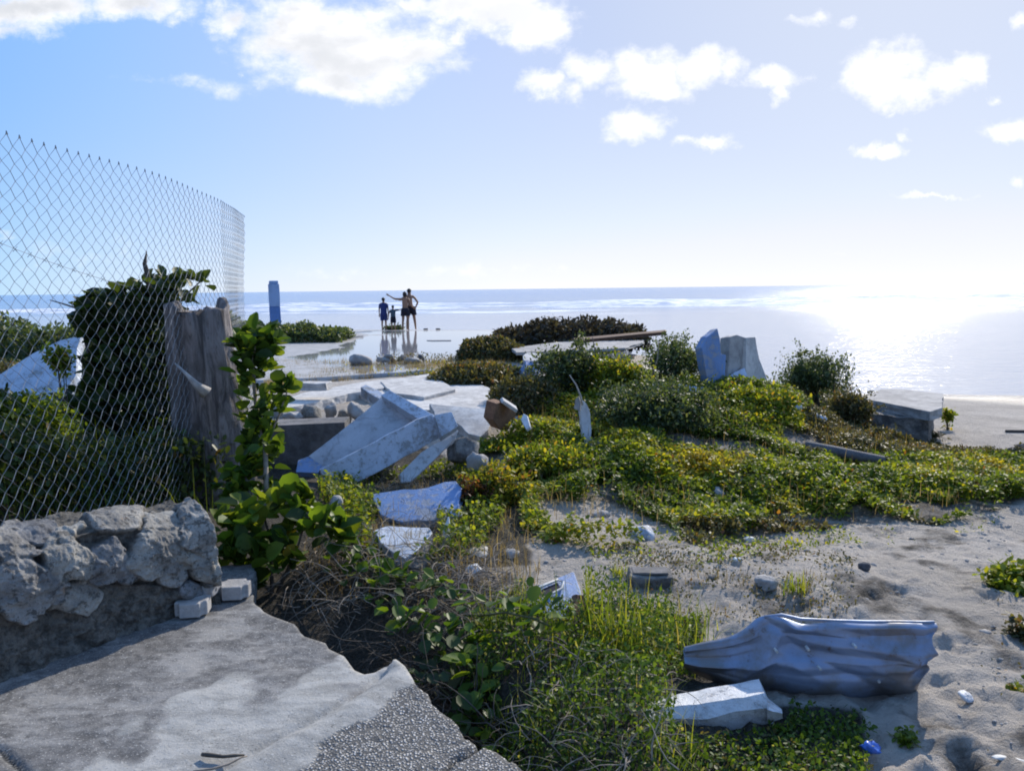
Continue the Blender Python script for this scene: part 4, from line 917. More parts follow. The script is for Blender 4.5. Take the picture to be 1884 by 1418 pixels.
# discarded framed box
root = thing('discarded_box', 'dark boxy housing with a pale frame tipped on its side beside the grass tuft', 'box', ay(1020, 1120, 3.95))
PF = plane3(ay(972, 1112, 3.92), ay(1056, 1050, 4.22), ay(1042, 1134, 3.82))
plate('shell', [(974, 1108), (992, 1076), (1056, 1050), (1071, 1094), (1060, 1120), (1042, 1136), (1010, 1132)], PF, .12, M['paint_blue'], root, seed=60, rag=None)
fr = MB()
fp = [(976, 1106), (993, 1080), (1026, 1066), (1036, 1070), (1034, 1082), (985, 1108), (976, 1112)]
fr.tube([on_plane(x, y, (PF[0]+PF[1]*.015, PF[1])) for x, y in fp], .008, 6); fr.build('frame', M['plastic_white'], root, smooth=True)
plate('screen', [(984, 1104), (998, 1083), (1026, 1071), (1030, 1080), (990, 1105)], (PF[0]+PF[1]*.006, PF[1]), .005, M['black'], root, rag=None)
plate('side_plate', [(1046, 1134), (1060, 1092), (1074, 1094), (1086, 1130), (1080, 1150), (1055, 1152)], plane3(ay(1046, 1134, 3.80), ay(1074, 1094, 3.98), ay(1080, 1150, 3.88)), .03, M['plank'], root, seed=62, rag=None)

# ------------------------------------------------------------------ sheet metal
def metalmat():
    m, T, o = newmat('sheet metal'); p = pos(T); n1 = T.noise(p, 4, 7, .65); n2 = T.noise(p, 7, 8, .7); n3 = T.noise(p, 80, 3, .6)
    c = T.mix(T.sstep(n1, .4, .62), (.25, .31, .44), (.20, .195, .20)); c = T.mix(T.math('MULTIPLY', T.sstep(n2, .58, .72), .3), c, (.26, .23, .22))
    c = T.mix(T.math('MULTIPLY', T.sstep(T.noise(p, 14, 8, .75), .58, .68), .75), c, (.13, .075, .05))
    P(T, o, c, T.sstep(n2, .4, .7, .36, .6), T.math('ADD', T.math('MULTIPLY', n1, .6), T.math('MULTIPLY', n3, .06)), .2, .02, Metallic=.4); return m
M['metal'] = metalmat()
def loft(name, rows, parent=None, sub=6, mat=None, thick=.003, amp=.0, seed=0, sharp=0, flatsh=False, crease=None):
    """rows: list of lists of world points (top..bottom), linear/smooth resampled"""
    A = np.array(rows, float); nr, nc = A.shape[:2]
    def rs(A, axis, k):
        n = A.shape[axis]; t = np.linspace(0, n-1, (n-1)*k+1); i = np.minimum(t.astype(int), n-2); f = (t-i); A0 = np.take(A, i, axis); A1 = np.take(A, i+1, axis)
        Am = np.take(A, np.maximum(i-1, 0), axis); A2 = np.take(A, np.minimum(i+2, n-1), axis); sh = [1]*A.ndim; sh[axis] = -1; f = f.reshape(sh)
        cr = .5*((2*A0)+(A1-Am)*f+(2*Am-5*A0+4*A1-A2)*f**2+(3*A0-3*A1+A2-Am)*f**3); li = A0*(1-f)+A1*f
        return cr*(1-sharp)+li*sharp
    B = rs(rs(A, 0, sub), 1, sub); h, w_ = B.shape[:2]
    I, J = np.meshgrid(np.arange(h)*5./sub, np.arange(w_)*5./sub, indexing='ij')
    if crease:
        u = J/(w_-1); v = I/(h-1); dsp = np.zeros(u.shape)
        for (nx_, ny_, cc, wd, am) in crease:
            L_ = math.hypot(nx_, ny_); dd = np.abs(nx_*u+ny_*v-cc)/L_; dsp += am*np.clip(1-dd/wd, 0, 1)
        B[..., 1] += dsp*.8; B[..., 2] += dsp*.22
    B[..., 1] += (np.abs(fbm(I*.045, J*.10, 3, seed))*2.2-.5+np.abs(fbm(I*.03+J*.09+9, J*.10-I*.06, 2, seed+8))*2.)*amp; B[..., 2] += fbm(I*.2+5, J*.15, 3, seed+3)*amp*.5
    idx = np.arange(h*w_).reshape(h, w_); q = np.stack([idx[:-1, :-1].ravel(), idx[1:, :-1].ravel(), idx[1:, 1:].ravel(), idx[:-1, 1:].ravel()], -1)
    o = mkobj(name, np_mesh(name, B.reshape(-1, 3), q), mat, parent, smooth=not flatsh)
    if flatsh: o.data.polygons.foreach_set('use_smooth', [False]*len(o.data.polygons))
    s = o.modifiers.new('s', 'SOLIDIFY'); s.thickness = thick; s.offset = 0; return o
cols = [(1258, 1190, 1228), (1290, 1182, 1244), (1337, 1173, 1256), (1375, 1158, 1264), (1408, 1137, 1270), (1440, 1133, 1276), (1476, 1141, 1284), (1535, 1144, 1289), (1600, 1146, 1294), (1650, 1146, 1292), (1690, 1147, 1286), (1714, 1147, 1268)]
rows = []
fr_ = [0, .06, .15, .22, .32, .42, .5, .6, .68, .78, .88, 1]
crs = [.02, .0, -.004, -.008, -.012, -.014, -.020, -.034, -.037, -.040, -.025, .05]
for t, cr in zip(fr_, crs):
    row = []
    for i, (x, yt, yb) in enumerate(cols):
        k = i/(len(cols)-1); Yd = 3.22-.20*k; xx = x+(rng.uniform(-7, 5) if i == len(cols)-1 else 0)+(14*(1-t)+0)*(k > .8)*(k-.8)*5 - (26*t**2)*(k**4)*1.0
        Y = Yd+cr*(.4+.6*min(1, k*2)); row.append(ay(xx, yt+(yb-yt)*t, Y))
    rows.append(row)
SHB = min(float(r[-3][2]) for r in rows); 
o = loft('metal_sheet', rows, sub=9, mat=M['metal'], amp=.004, seed=3, sharp=.2, crease=[(1, .35, .30, .05, -.035), (1, -.5, .18, .06, .03), (.2, 1, .38, .10, -.022), (-.15, 1, .62, .06, .02), (1, .6, .75, .05, .016), (1, -.9, .25, .04, -.016), (.1, 1, .17, .07, .016), (1, .1, .52, .03, -.010), (1, -.3, .70, .03, .010), (-.25, 1, .10, .05, -.015)]); tag(o, 'large crumpled sheet of bluish grey metal standing curved on the sandy path', 'metal sheet')
edge = MB(); edge.tube([np.array(p)+np.array([0, .012, .0]) for p in rows[0][4:]], .008, 6); edge.build('rolled_edge', M['metal'], o, smooth=True)
for (x, y) in [(1430, 1199), (1488, 1195), (1618, 1254), (1510, 1231), (1575, 1190), (1660, 1222)]:
    rv = MB(); p = ay(x, y, 3.03); rv.tube([p, p+np.array([0, .03, 0])], .006, 6); rv.build('rivet', M['plastic_white'], o)
c2 = [(1190, (1296, 1310, 1325, 1340)), (1250, (1276, 1300, 1322, 1345)), (1300, (1267, 1294, 1322, 1349)), (1350, (1258, 1286, 1312, 1342)), (1397, (1250, 1276, 1302, 1332)), (1412, (1283, 1290, 1305, 1328)), (1440, (1307, 1309, 1313, 1320))]
rows = []
for j, dy in enumerate((.16, .04, -.0, .03)):
    rows.append([ay(x+(j*9 if i == 4 else 0), ys_[j], 2.86+dy-.01*i) for i, (x, ys_) in enumerate(c2)])
M['metal_pale'] = paint('pale painted metal', (.66, .68, .71), (.30, .24, .20), sc=2.5, amt=.63, rough=.42)
tag(loft('folded_metal_sheet', rows, sub=3, mat=M['metal_pale'], amp=.012, seed=9, sharp=1., flatsh=True), 'smaller pale folded sheet of metal lying in the weeds in front of the large one', 'metal sheet')

# ------------------------------------------------------------------ far floor, people
def wetfloor():
    m, T, o = newmat('wet floor'); p = pos(T); n1 = T.noise(T.vmath('MULTIPLY', p, (.5, 1.1, 1)), .55, 6, .6); n2 = T.noise(p, 3, 6, .6)
    wetm = T.sstep(T.math('ADD', n1, T.math('MULTIPLY', attr(T, 'pud'), 1.3)), .48, .6)
    c = T.mix(wetm, T.mix(T.sstep(n2, .4, .6), (.34, .33, .31), (.46, .44, .42)), (.30, .30, .31))
    P(T, o, c, T.sstep(wetm, 0, 1, .55, .06), T.math('MULTIPLY', n2, T.sstep(wetm, 0, 1, 1., .04)), .2, .02); return m
M['wet'] = wetfloor()
fl = [tuple(az(x, y, 0.)[:2]) for x, y in [(250, 620), (440, 613), (560, 607.5), (640, 606.5), (760, 607), (900, 607), (1060, 608), (1190, 610), (1150, 640), (1010, 668), (820, 680), (480, 700), (200, 690)]]
def flh(X, Y):
    px, py = proj(np.stack([X, Y, X*0], -1))
    pud = np.where(inpoly(px+fbm(X*.8, Y*.8, 3, 3)*60, py, [(540, 657), (620, 640), (690, 609), (1180, 607), (1180, 650), (950, 655), (800, 672), (680, 690), (600, 668)]), 1., -.25)
    pud = np.where(inpoly(px, py, [(500, 608), (640, 608), (680, 616), (600, 645), (500, 660)]), -.8, pud)
    return np.zeros(len(X)), {'pud': pud}
tag(grid_plate('floor', ragged(fl, .6, .12, random.Random(8)), .14, .25, flh, M['wet'], 0), 'wide wet concrete floor mirroring the sky where the bathers stand', 'floor')
# step lines: thin raised strips on the floor
def strip(pix, z, h, label):
    o = plate('kerb', pix, zpl(z+h), h+.02, M['conc'], rag=(.5, .02), seed=len(label)); tag(o, label, 'kerb')
strip([(520, 616), (640, 614), (668, 617), (640, 620), (520, 621)], 0, .06, 'long low kerb across the far floor left of the bathers')
strip([(785, 625.6), (800, 625), (830, 625.2), (830, 626), (795, 626.4)], 0, .02, 'short low kerb on the far floor right of the bathers')

def skel(name, verts, edges, radii, mat, parent=None, root=0, sub=1):
    me = bpy.data.meshes.new(name); me.from_pydata([tuple(map(float, v)) for v in verts], edges, []); me.update()
    o = bpy.data.objects.new(name, me); COL.objects.link(o); me.materials.append(mat)
    if parent: o.parent = parent
    sk = o.modifiers.new('skin', 'SKIN'); sk.use_smooth_shade = True
    for i, r in enumerate(radii):
        d = me.skin_vertices[0].data[i]; d.radius = (r, r) if not hasattr(r, '__len__') else r; d.use_root = (i == root)
    if sub: s = o.modifiers.new('sub', 'SUBSURF'); s.levels = sub; s.render_levels = sub
    return o
def person(label, base, h, yaw, armL, armR, clothes, hair_len=.0, step=.06, lean=0., group='bathers on the far floor', bulk=1.):
    """armL/armR: (elbow, wrist) offsets from the shoulder in units of height; body faces +Y before yaw"""
    root = bpy.data.objects.new('person', None); COL.objects.link(root); root.location = Vector([float(v) for v in base]); root.rotation_euler = (0, 0, yaw); tag(root, label, 'person', group)
    V = []; E = []; Rr = []
    def add(p, r, par=None):
        V.append((p[0]*h, p[1]*h, p[2]*h)); Rr.append((r[0]*h*bulk, r[1]*h*bulk) if hasattr(r, '__len__') else r*h*bulk)
        if par is not None: E.append((par, len(V)-1))
        return len(V)-1
    pel = add((0, 0, .52), (.078, .055)); wa = add((0+lean*.3, 0, .62), (.068, .048), pel); ch = add((lean*.6, 0, .72), (.085, .058), wa); nk0 = add((lean*.9, 0, .805), (.05, .042), ch)
    nk = add((lean, .0, .85), .030, nk0); hd0 = add((lean, .008, .885), .040, nk); hd = add((lean, .012, .93), .052, hd0); ht = add((lean, .006, .972), .036, hd)
    nose = add((lean, .066, .915), .008, hd)
    for s, arm in ((-1, armL), (1, armR)):
        sh = add((lean*.9+s*.105, 0, .805), .032, nk0); S0 = np.array([lean*.9+s*.105, 0, .805])
        el = add(S0+np.array(arm[0]), .023, sh); wr = add(S0+np.array(arm[1]), .015, el); d = np.array(arm[1])-np.array(arm[0]); d = d/np.linalg.norm(d)
        pm = add(S0+np.array(arm[1])+d*.028, .017, wr); perp = np.cross(d, [0, 1, 0.1]); perp /= np.linalg.norm(perp)
        for kf, (off, ln) in enumerate(((-.015, .038), (-.005, .045), (.005, .042), (.014, .034))):
            b_ = S0+np.array(arm[1])+d*.048+perp*off; f1 = add(b_, .0052, pm); f2 = add(b_+d*ln*.5, .0048, f1); add(b_+d*ln+np.array([0, 0, -.006]), .004, f2)
        t1 = add(S0+np.array(arm[1])+d*.022+perp*.022, .006, pm); add(S0+np.array(arm[1])+d*.042+perp*.034, .005, t1)
        hp = add((s*.05, 0, .485), .052, pel); kn = add((s*(.05+step*.4), .012, .28), .033, hp); cf = add((s*(.052+step*.6), -.01, .19), .030, kn); an = add((s*(.05+step*.8), -.005, .045), .019, cf)
        hl = add((s*(.05+step*.8), -.018, .02), .018, an); add((s*(.056+step*.8), .085, .014), .014, hl)
    skel('body', V, E, Rr, M['skin'], root)
    # hair cap
    bm = bmesh.new(); bmesh.ops.create_uvsphere(bm, u_segments=14, v_segments=10, radius=1)
    for v in bm.verts:
        f = 1.; z = v.co.z
        if z < -.1 and v.co.y > .1: f = .75
        v.co = Vector(((v.co.x*.056*f+lean)*h, (v.co.y*.063*f+.0)*h, (z*(.058+(hair_len*.5 if z < 0 else 0))+.945-(hair_len*.3 if z < 0 else 0))*h))
    me = bpy.data.meshes.new('hair'); bm.to_mesh(me); bm.free(); o = mkobj('hair', me, M['hair'], None, True); o.parent = root
    def cloth(name, rings, mat):
        vs = []; n = 16
        for (cx, cy, cz, rx, ry) in rings:
            for k in range(n): t = 2*math.pi*k/n; vs.append(((cx+rx*bulk*math.cos(t))*h, (cy+ry*bulk*math.sin(t))*h, cz*h))
        return vs, [(i*n+k, i*n+(k+1) % n, (i+1)*n+(k+1) % n, (i+1)*n+k) for i in range(len(rings)-1) for k in range(n)]
    if 'shorts' in clothes:
        m = MB(); m.add(*cloth('', [(0, 0, .575, .083, .066), (0, 0, .53, .104, .078), (0, 0, .47, .11, .08)], None))
        for s in (-1, 1): m.add(*cloth('', [(s*.05, 0, .50, .060, .07), (s*(.05+step*.2), .005, .42, .062, .066), (s*(.052+step*.32), .01, clothes.get('hem', .34), .058, .06)], None))
        o = m.build('shorts', M[clothes['shorts']], None, True); o.parent = root
    if 'shirt' in clothes:
        m = MB(); m.add(*cloth('', [(lean*.9, 0, .835, .045, .04), (lean*.9, 0, .822, .10, .055), (lean*.8, 0, .78, .112, .07), (lean*.6, 0, .70, .100, .072), (lean*.3, 0, .60, .096, .07), (0, 0, .49, .102, .075)], None))
        for s, arm in ((-1, armL), (1, armR)):
            S0 = Vector((lean*.9+s*.098, 0, .802)); e = S0+Vector(arm[0])*.75; m.tube([S0*h, e*h], [.042*h, .036*h], 10)
        o = m.build('shirt', M[clothes['shirt']], None, True); o.parent = root
PZ = 0.0; 
def pat(px, Y=33.6): p = ay(px, 607, Y); return (p[0], Y, PZ)
dn = ((-.02, 0, -.17), (-.01, .03, -.32)); dnr = ((.02, 0, -.17), (.01, .03, -.32))
person('tall boy in dark blue top and trunks standing apart, leftmost of the group', pat(707), 1.42, 0, ((-.03, -.01, -.16), (-.035, .02, -.31)), ((.03, -.01, -.16), (.03, .02, -.31)), {'shirt': 'navy', 'shorts': 'navy', 'hem': .30}, step=.01)
person('small child in a grey blue shirt stretching one arm toward the adults', pat(724, 33.4), 1.08, 0, ((-.07, -.01, -.14), (-.09, .0, -.29)), ((.17, .0, .02), (.33, .0, .07)), {'shirt': 'teal', 'shorts': 'black', 'hem': .30}, step=.02)
person('woman in dark shorts pointing out to sea with her raised left arm', pat(746.5, 33.4), 1.66, 0, ((-.17, .04, .01), (-.32, .08, .10)), ((.04, .0, -.16), (.10, .08, -.22)), {'shorts': 'black', 'hem': .37}, hair_len=.05, step=.03, bulk=1.05)
person('tall bare backed man in black shorts, rightmost of the bathers, hand on hip', pat(757, 33.7), 1.79, 0, ((-.12, .02, -.08), (-.20, .05, -.06)), ((.10, -.02, -.14), (.03, .03, -.27)), {'shorts': 'black', 'hem': .36}, lean=-.03, step=.07, bulk=1.12)

# ground clumps below the bathers, far stones
shrub('weed_clump', 'low dark weed clump round the feet of the bathers', 'weed clump', 726, 604, 33.9, 26, 5, 500, .10, 'dark', 'quad', seed=5, base_drop=.1, depth=.5)
for i, (x, t) in enumerate(((783, 'nearest the bathers'), (806, 'farthest right of the bathers'))):
    p = ay(x, 605, 33.5); tag(chunk('floor_stone', (p[0], 33.5, .02), (.24, .2, .10), M['stone_dark'], seed=140+i), 'small dark stone on the seaward edge of the far floor, '+t, 'stone', 'dark stones on the floor edge')
# blue pillar
p = ay(507, 598, 30.)
root = thing('blue_pillar', 'tall square blue pillar standing alone left of the bathers', 'pillar', (p[0], 30., 0))
for nm, z0, z1, wdt, mt in (('lower_shaft', -.15, 1.15, .40, 'paint_blue2'), ('upper_shaft', 1.152, 2.02, .40, 'paint_sky'), ('cap', 2.022, 2.14, .33, 'paint_sky')):
    if mt not in M: M[mt] = paint(mt, (.10, .22, .52) if mt == 'paint_blue2' else (.28, .42, .68), (.3, .3, .3), sc=.5, amt=.7)
    boxo(nm, (p[0], 30., (z0+z1)/2), (wdt, wdt, z1-z0), M[mt], root, rot=(0, 0, .35), jit=.008, bevel=.02)

# boulder and far rubble
p = ay(664, 665, 18.0)
tag(chunk('boulder', (p[0], p[1], p[2]), (.60, .5, .36), M['stone'], seed=77, rot=(0, .25, .3), amp=.1, box=.5), 'rounded grey boulder at the near edge of the wet floor', 'boulder')
for i, (x, y, s) in enumerate([(706, 661, .3), (722, 664, .34), (742, 660, .3), (760, 664, .36), (775, 659, .28), (735, 668, .2), (715, 655, .2)]):
    p = ay(x, y, 18.2+.3*(i % 3)); tag(chunk('rubble_lump', p, (s*1.3, s*.8, s*.5), M['stone_dark'] if i % 3 else M['conc'], seed=150+i, rot=(i, 0, i*2)), ['dark grey rubble lump beside the boulder, leftmost', 'dark broad lump second in the rubble row right of the boulder', 'dark lump in the middle of the rubble row right of the boulder', 'pale broad lump toward the right of the rubble row', 'dark lump, rightmost of the rubble row right of the boulder', 'small low lump in front of the rubble row', 'small lump behind the left of the rubble row'][i], 'rubble', 'rubble row right of the boulder')

# planks and far slabs
o = plate('brown_plank', [(1055, 622), (1225, 606.5), (1226, 610), (1140, 618), (1058, 626)], plane3(ay(1055, 622, 14), ay(1225, 607, 14.2), ay(1100, 624, 13.5)), .06, M['plank'], seed=70, rag=(.4, .01)); tag(o, 'long reddish brown plank lying across the slabs behind the bushes', 'plank')
o = plate('far_slab', [(940, 640), (1010, 631), (1100, 622), (1180, 616), (1185, 628), (1150, 640), (1020, 646), (950, 648)], zpl(.30), .07, M['conc'], seed=71, rag=(.3, .02)); tag(o, 'long pale slab under the brown plank', 'slab')
o = plate('far_slab', [(915, 612), (1000, 611), (1110, 612), (1080, 622), (1000, 630), (960, 632), (925, 622)], zpl(.10), .1, M['conc_pale'], seed=72, rag=(.4, .03)); tag(o, 'pale slab at the foot of the dark dome of scrub', 'slab')

# ------------------------------------------------------------------ far vegetation
def hedge(name, label, cat, pix, Y, n, size, mat, hgt, depth, seed=0, tintf=None, zb=None, kind='quad'):
    """low bank of growth whose top follows an outline"""
    xs_ = [q[0] for q in pix]; ys_ = [q[1] for q in pix]; x = rng.uniform(min(xs_), max(xs_), n); top = np.interp(x, xs_, ys_)
    d = rng.uniform(-1, 1, n); Yd = Y+d*depth; topz = np.array([ay(a, b, Y)[2] for a, b in zip(x, top)]); X = np.array([ay(a, b, Y)[0] for a, b in zip(x, top)])
    bz = (topz-hgt) if zb is None else np.full(n, zb)
    topz = bz+(topz-bz)*np.sqrt(np.clip(1-d*d, 0, 1))*(1+fbm(X*3/hgt*.3, Yd*2, 3, seed)*.32)
    z = bz+(topz-bz)*rng.random(n)**.45
    c = (X.mean(), Y, float(np.mean(bz))); root = thing(name, label, cat, c)
    leaves('foliage', np.stack([X, Yd, z], -1), rng.uniform(size*.6, size*1.3, n), M[mat], kind, root, 1.0, tint=tintf(n) if tintf else None)
    rr = random.Random(seed)
    for i in range(10):
        mb = MB(); k = rr.randrange(n); mb.tube([(X[k], Yd[k], bz[k]-.05), (X[k]+rr.uniform(-.1, .1), Yd[k], (bz[k]+z[k])/2), (X[k]+rr.uniform(-.2, .2), Yd[k], z[k])], [.012, .01, .004], 4); mb.build('stem', M['twig_dark'], root)
    return root
hedge('dune_scrub', 'dark dome of dry scrub on the seaward floor edge right of the bathers', 'scrub', [(912, 608), (940, 601), (985, 592), (1015, 582), (1040, 588), (1080, 591), (1130, 590), (1160, 595), (1185, 607)], 22., 9000, .13, 'darkdry', .5, 1.4, 3, zb=.0)
hedge('dune_scrub', 'small flat dark mound of scrub in front of the scrub dome', 'scrub', [(845, 647), (855, 632), (875, 625), (905, 622), (935, 625), (962, 640)], 19., 7000, .09, 'olive', .35, .8, 4, zb=.0)
hedge('dark_hedge', 'dark green bank of beach shrubs behind the fence at the far left', 'hedge', [(-260, 584), (-100, 586), (0, 590), (60, 593), (130, 598), (230, 602), (300, 606)], 15.5, 16000, .11, 'dark', .6, 1.2, 5, zb=.08, tintf=lambda n: rng.random(n)*.9+.1)
hedge('dark_hedge', 'thin green bank of creeper round the foot of the blue pillar', 'hedge', [(405, 570), (430, 580), (470, 597), (520, 598), (560, 597), (600, 602), (640, 606)], 27., 7000, .14, 'dark', .5, 1.2, 6, zb=0)

# grass in front of the far floor and on the terrace
gp_ = scatter([(490, 668), (560, 672), (640, 668), (720, 672), (800, 668), (900, 650), (960, 655), (960, 690), (870, 694), (790, 688), (640, 700), (520, 715), (490, 730)], 900, clump=.45, cs=2, seed=3, soft=5)
gp_[:, 2] = np.maximum(gp_[:, 2], gp_[:, 2])
n = len(gp_); tag(blades('grass', gp_, rng.uniform(.08, .22, n), M['drygrass'], width=.010, lean=.7), kind='stuff')
rg = scatter([(690, 666), (720, 662), (850, 662), (880, 670), (700, 675)], 300, seed=93, soft=3); rg[:, 2] += rng.uniform(0, .2, len(rg))
tag(leaves('ground_cover', rg, rng.uniform(.03, .06, len(rg)), M['olive'], 'oval', tilt=.9), kind='stuff')
gl = scatter([(560, 674), (640, 672), (720, 678), (800, 668), (900, 655), (960, 660), (950, 690), (870, 692), (700, 694), (600, 698)], 500, clump=.42, cs=2.4, seed=6, soft=5); gl[:, 2] += rng.uniform(0, .08, len(gl))
tag(leaves('ground_cover', gl, rng.uniform(.03, .07, len(gl)), M['vine_yel'], 'oval'), kind='stuff')
hedge('brown_scrub', 'low olive brown scrub trailing over the back of the largest slab', 'scrub', [(790, 690), (820, 676), (860, 668), (920, 672), (960, 680), (1000, 700), (985, 740), (940, 745)][:7], 11.3, 9000, .06, 'olive', .3, .7, 8, kind='oval')
hedge('brown_scrub', 'olive scrub tangled between the pale slab and the dark bush', 'scrub', [(900, 720), (930, 706), (960, 700), (990, 700), (1020, 712), (1050, 730)], 9.0, 6000, .05, 'olive', .45, .5, 9, kind='oval')

# ------------------------------------------------------------------ vine covered mound
HOLE = [[(985, 930), (1100, 925), (1180, 950), (1250, 985), (1230, 1000), (1120, 1000), (1010, 975)], [(1680, 930), (1800, 925), (1840, 945), (1700, 955)]]
vp = scatter(VEGP, 9000, holes=HOLE, clump=.33, cs=2.4, seed=2, soft=14)
n = len(vp); hgt = np.clip(.10+fbm(vp[:, 0]*1.8, vp[:, 1]*1.8, 4, 51)*.24, .015, .3); vp[:, 2] += hgt*rng.random(n)**.6
cl = fbm(vp[:, 0]*1.3, vp[:, 1]*1.3, 3, 61)+.5; px, py = proj(vp)
tint = np.clip(rng.normal(.43, .2, n)+(cl-.5)*.9, 0, .93); tint = np.where(rng.random(n) < .012, 1., tint)
ol = ((px > 1480) & (py < 830)) | ((px > 1250) & (py > 950) & (cl > .55)); yl_ = (px < 960) & (py > 830)
sel = ~ol & ~yl_
tag(leaves('vine_cover', vp[sel], rng.uniform(.024, .055, sel.sum()), M['vine'], 'oval', tilt=.55, tint=tint[sel]), kind='stuff')
tag(leaves('olive_cover', vp[ol], rng.uniform(.02, .045, ol.sum()), M['olive'], 'oval', tilt=.7, tint=tint[ol]), kind='stuff')
shrub('yellow_green_bush', 'yellow green bush right of the deep blue slab', 'bush', 905, 920, 5.95, 62, 62, 7000, .042, 'vine_yel', seed=21, subs=14, depth=.9)
shrub('yellow_green_bush', 'low yellowish bush spreading in front of the dark bush, below the brown block', 'bush', 1000, 858, 6.85, 90, 40, 6500, .042, 'vine', seed=22, subs=14)
shrub('reddish_bush', 'small dark rust tinged bush between the blue slab and the yellow green bush', 'bush', 872, 940, 5.75, 34, 48, 2400, .034, 'rust_leaf', seed=23)
# bushes
shrub('dark_bush', 'large dense dark green bush covering the middle of the mound', 'bush', 1215, 765, 8.2, 150, 70, 19000, .038, 'dark', seed=31, subs=22, stems=14, shell=.6)
BUSH = []
shrub('dark_bush', 'upright dark bush behind the slim white post', 'bush', 1050, 695, 9.5, 84, 66, 6500, .040, 'dark', seed=32, subs=12, stems=10)
BUSH.append(None)
BUSH.append(shrub('dark_bush', 'thin twiggy dark bush against the sea left of the blue wall remnant', 'bush', 1228, 668, 10.2, 104, 48, 5200, .036, 'darkdry2' if 'darkdry2' in M else 'dark', seed=33, subs=14, stems=22))
BUSH.append(shrub('green_bush', 'bright green bush between the brown plank and the white post', 'bush', 1130, 705, 9.2, 70, 46, 6000, .046, 'vine', seed=34, subs=10))
shrub('green_bush', 'green creeper hump right of the blue wall remnant', 'bush', 1385, 752, 8.8, 95, 40, 8000, .044, 'vine', seed=35, subs=12)
shrub('round_bush', 'rounded dark bush standing alone between the split pillar and the big block', 'bush', 1503, 700, 10.6, 84, 52, 8000, .036, 'dark', seed=36, subs=18, stems=20, shell=.4)
shrub('olive_bush', 'olive brown bush leaning against the left of the big concrete block', 'bush', 1560, 762, 9.3, 54, 36, 5000, .040, 'olive', seed=37, subs=12)
shrub('olive_bush', 'olive brown bush sloping down in front of the big concrete block', 'bush', 1615, 812, 8.6, 56, 24, 4000, .038, 'olive', seed=38, subs=12)
shrub('weed_clump', 'small green weed on the sand right of the big concrete block', 'weed clump', 1745, 768, 11, 12, 14, 260, .05, 'vine', seed=39, stems=3)
for i, (a, b, c_, d, t) in enumerate([(1095, 690, 1090, 620, 'thin bare rusty stem rising from the bushes under the plank'), (1200, 690, 1212, 628, 'thin bare pale stem in the twiggy bush'), (1110, 730, 1096, 640, 'bent bare stem beside the bright green bush')]):
    m = MB(); m.tube([ay(a, b, 9.3), ay((a+c_)/2+4, (b+d)/2, 9.3), ay(c_, d, 9.35)], [.010, .008, .004], 5); m.build('bare_stem', M['twig_dark' if i != 1 else 'twig'], BUSH[(2, 1, 2)[i]], smooth=True)['label'] = t

dg = scatter([(960, 760), (1100, 720), (1400, 740), (1650, 830), (1880, 900), (1700, 960), (1300, 990), (980, 980)], 220, clump=.45, cs=2., seed=91, soft=14); n = len(dg); dg[:, 2] += rng.uniform(0, .10, n)
tag(blades('dry_grass', dg, rng.uniform(.06, .20, n), M['drygrass'], width=.005, lean=.8), kind='stuff')
# ------------------------------------------------------------------ left side, behind the fence
o = plate('tilted_white_slab', [(-40, 705), (0, 688), (60, 650), (110, 626), (150, 617), (142, 640), (140, 690), (120, 720), (80, 745), (60, 760), (-40, 770)], plane3(ay(0, 690, 8.6), ay(140, 622, 9.0), ay(60, 750, 8.0)), .12, M['paint_pale'], seed=80, rag=(.2, .01)); tag(o, 'tilted bluish white painted slab behind the fence at the left edge', 'slab')
for i, (x, y, s, t) in enumerate([(82, 785, .32, 'bright white rock in the undergrowth behind the fence'), (140, 772, .22, 'bluish white rock right of the bright white rock'), (30, 830, .26, 'pale bluish rock low in the undergrowth at the left edge'), (285, 640, .12, 'small white rock glimpsed through the broad leaved shrub')]):
    tag(chunk('white_rock', ay(x, y, 7.4), (s, s*.6, s*.5), M['paint_white'], seed=90+i, rot=(.3, .4*i, i), amp=.25), t, 'rock')
hedge('sand_strip_grass', 'brown dry grass tuft at the foot of the tilted white slab', 'grass tuft', [(-60, 655), (0, 660), (40, 668), (70, 690)], 9.2, 1500, .05, 'olive', .35, .3, 12)
# broad leaved shrub
def grape(name, label, clusters, n, size, mat, stems, seed, Y, smat='twig_dark', tilt=.7, tintf=None, cat='shrub'):
    rr = np.random.default_rng(seed); P_ = []; 
    for (px, py, rx, ry, dY, wgt) in clusters:
        k = int(n*wgt); a = rr.normal(size=(k, 3)); a /= np.linalg.norm(a, axis=1)[:, None]; q = rr.random((k, 1))**.4
        c = ay(px, py, Y+dY); s = (Y+dY)/F; P_.append(c+a*q*np.array([rx*s, rx*s*.8, ry*s]))
    P_ = np.concatenate(P_); root = thing(name, label, cat, ay(clusters[-1][0], clusters[-1][1]+clusters[-1][3], Y))
    m_ = len(P_); leaves('foliage', P_, rng.uniform(size*.65, size*1.2, m_), M[mat], 'round', root, tilt, pitch=rng.uniform(-.3, 1.4, m_), tint=tintf(m_) if tintf else None)
    for pts, r in stems:
        mb = MB(); mb.tube([ay(x, y, Y+d) for x, y, d in pts], [r*(1-.6*i/(len(pts)-1)) for i in range(len(pts))], 7)
        mb.build('stem', M[smat], root, smooth=True)
    return root
low = lambda n: rng.random(n)*.7
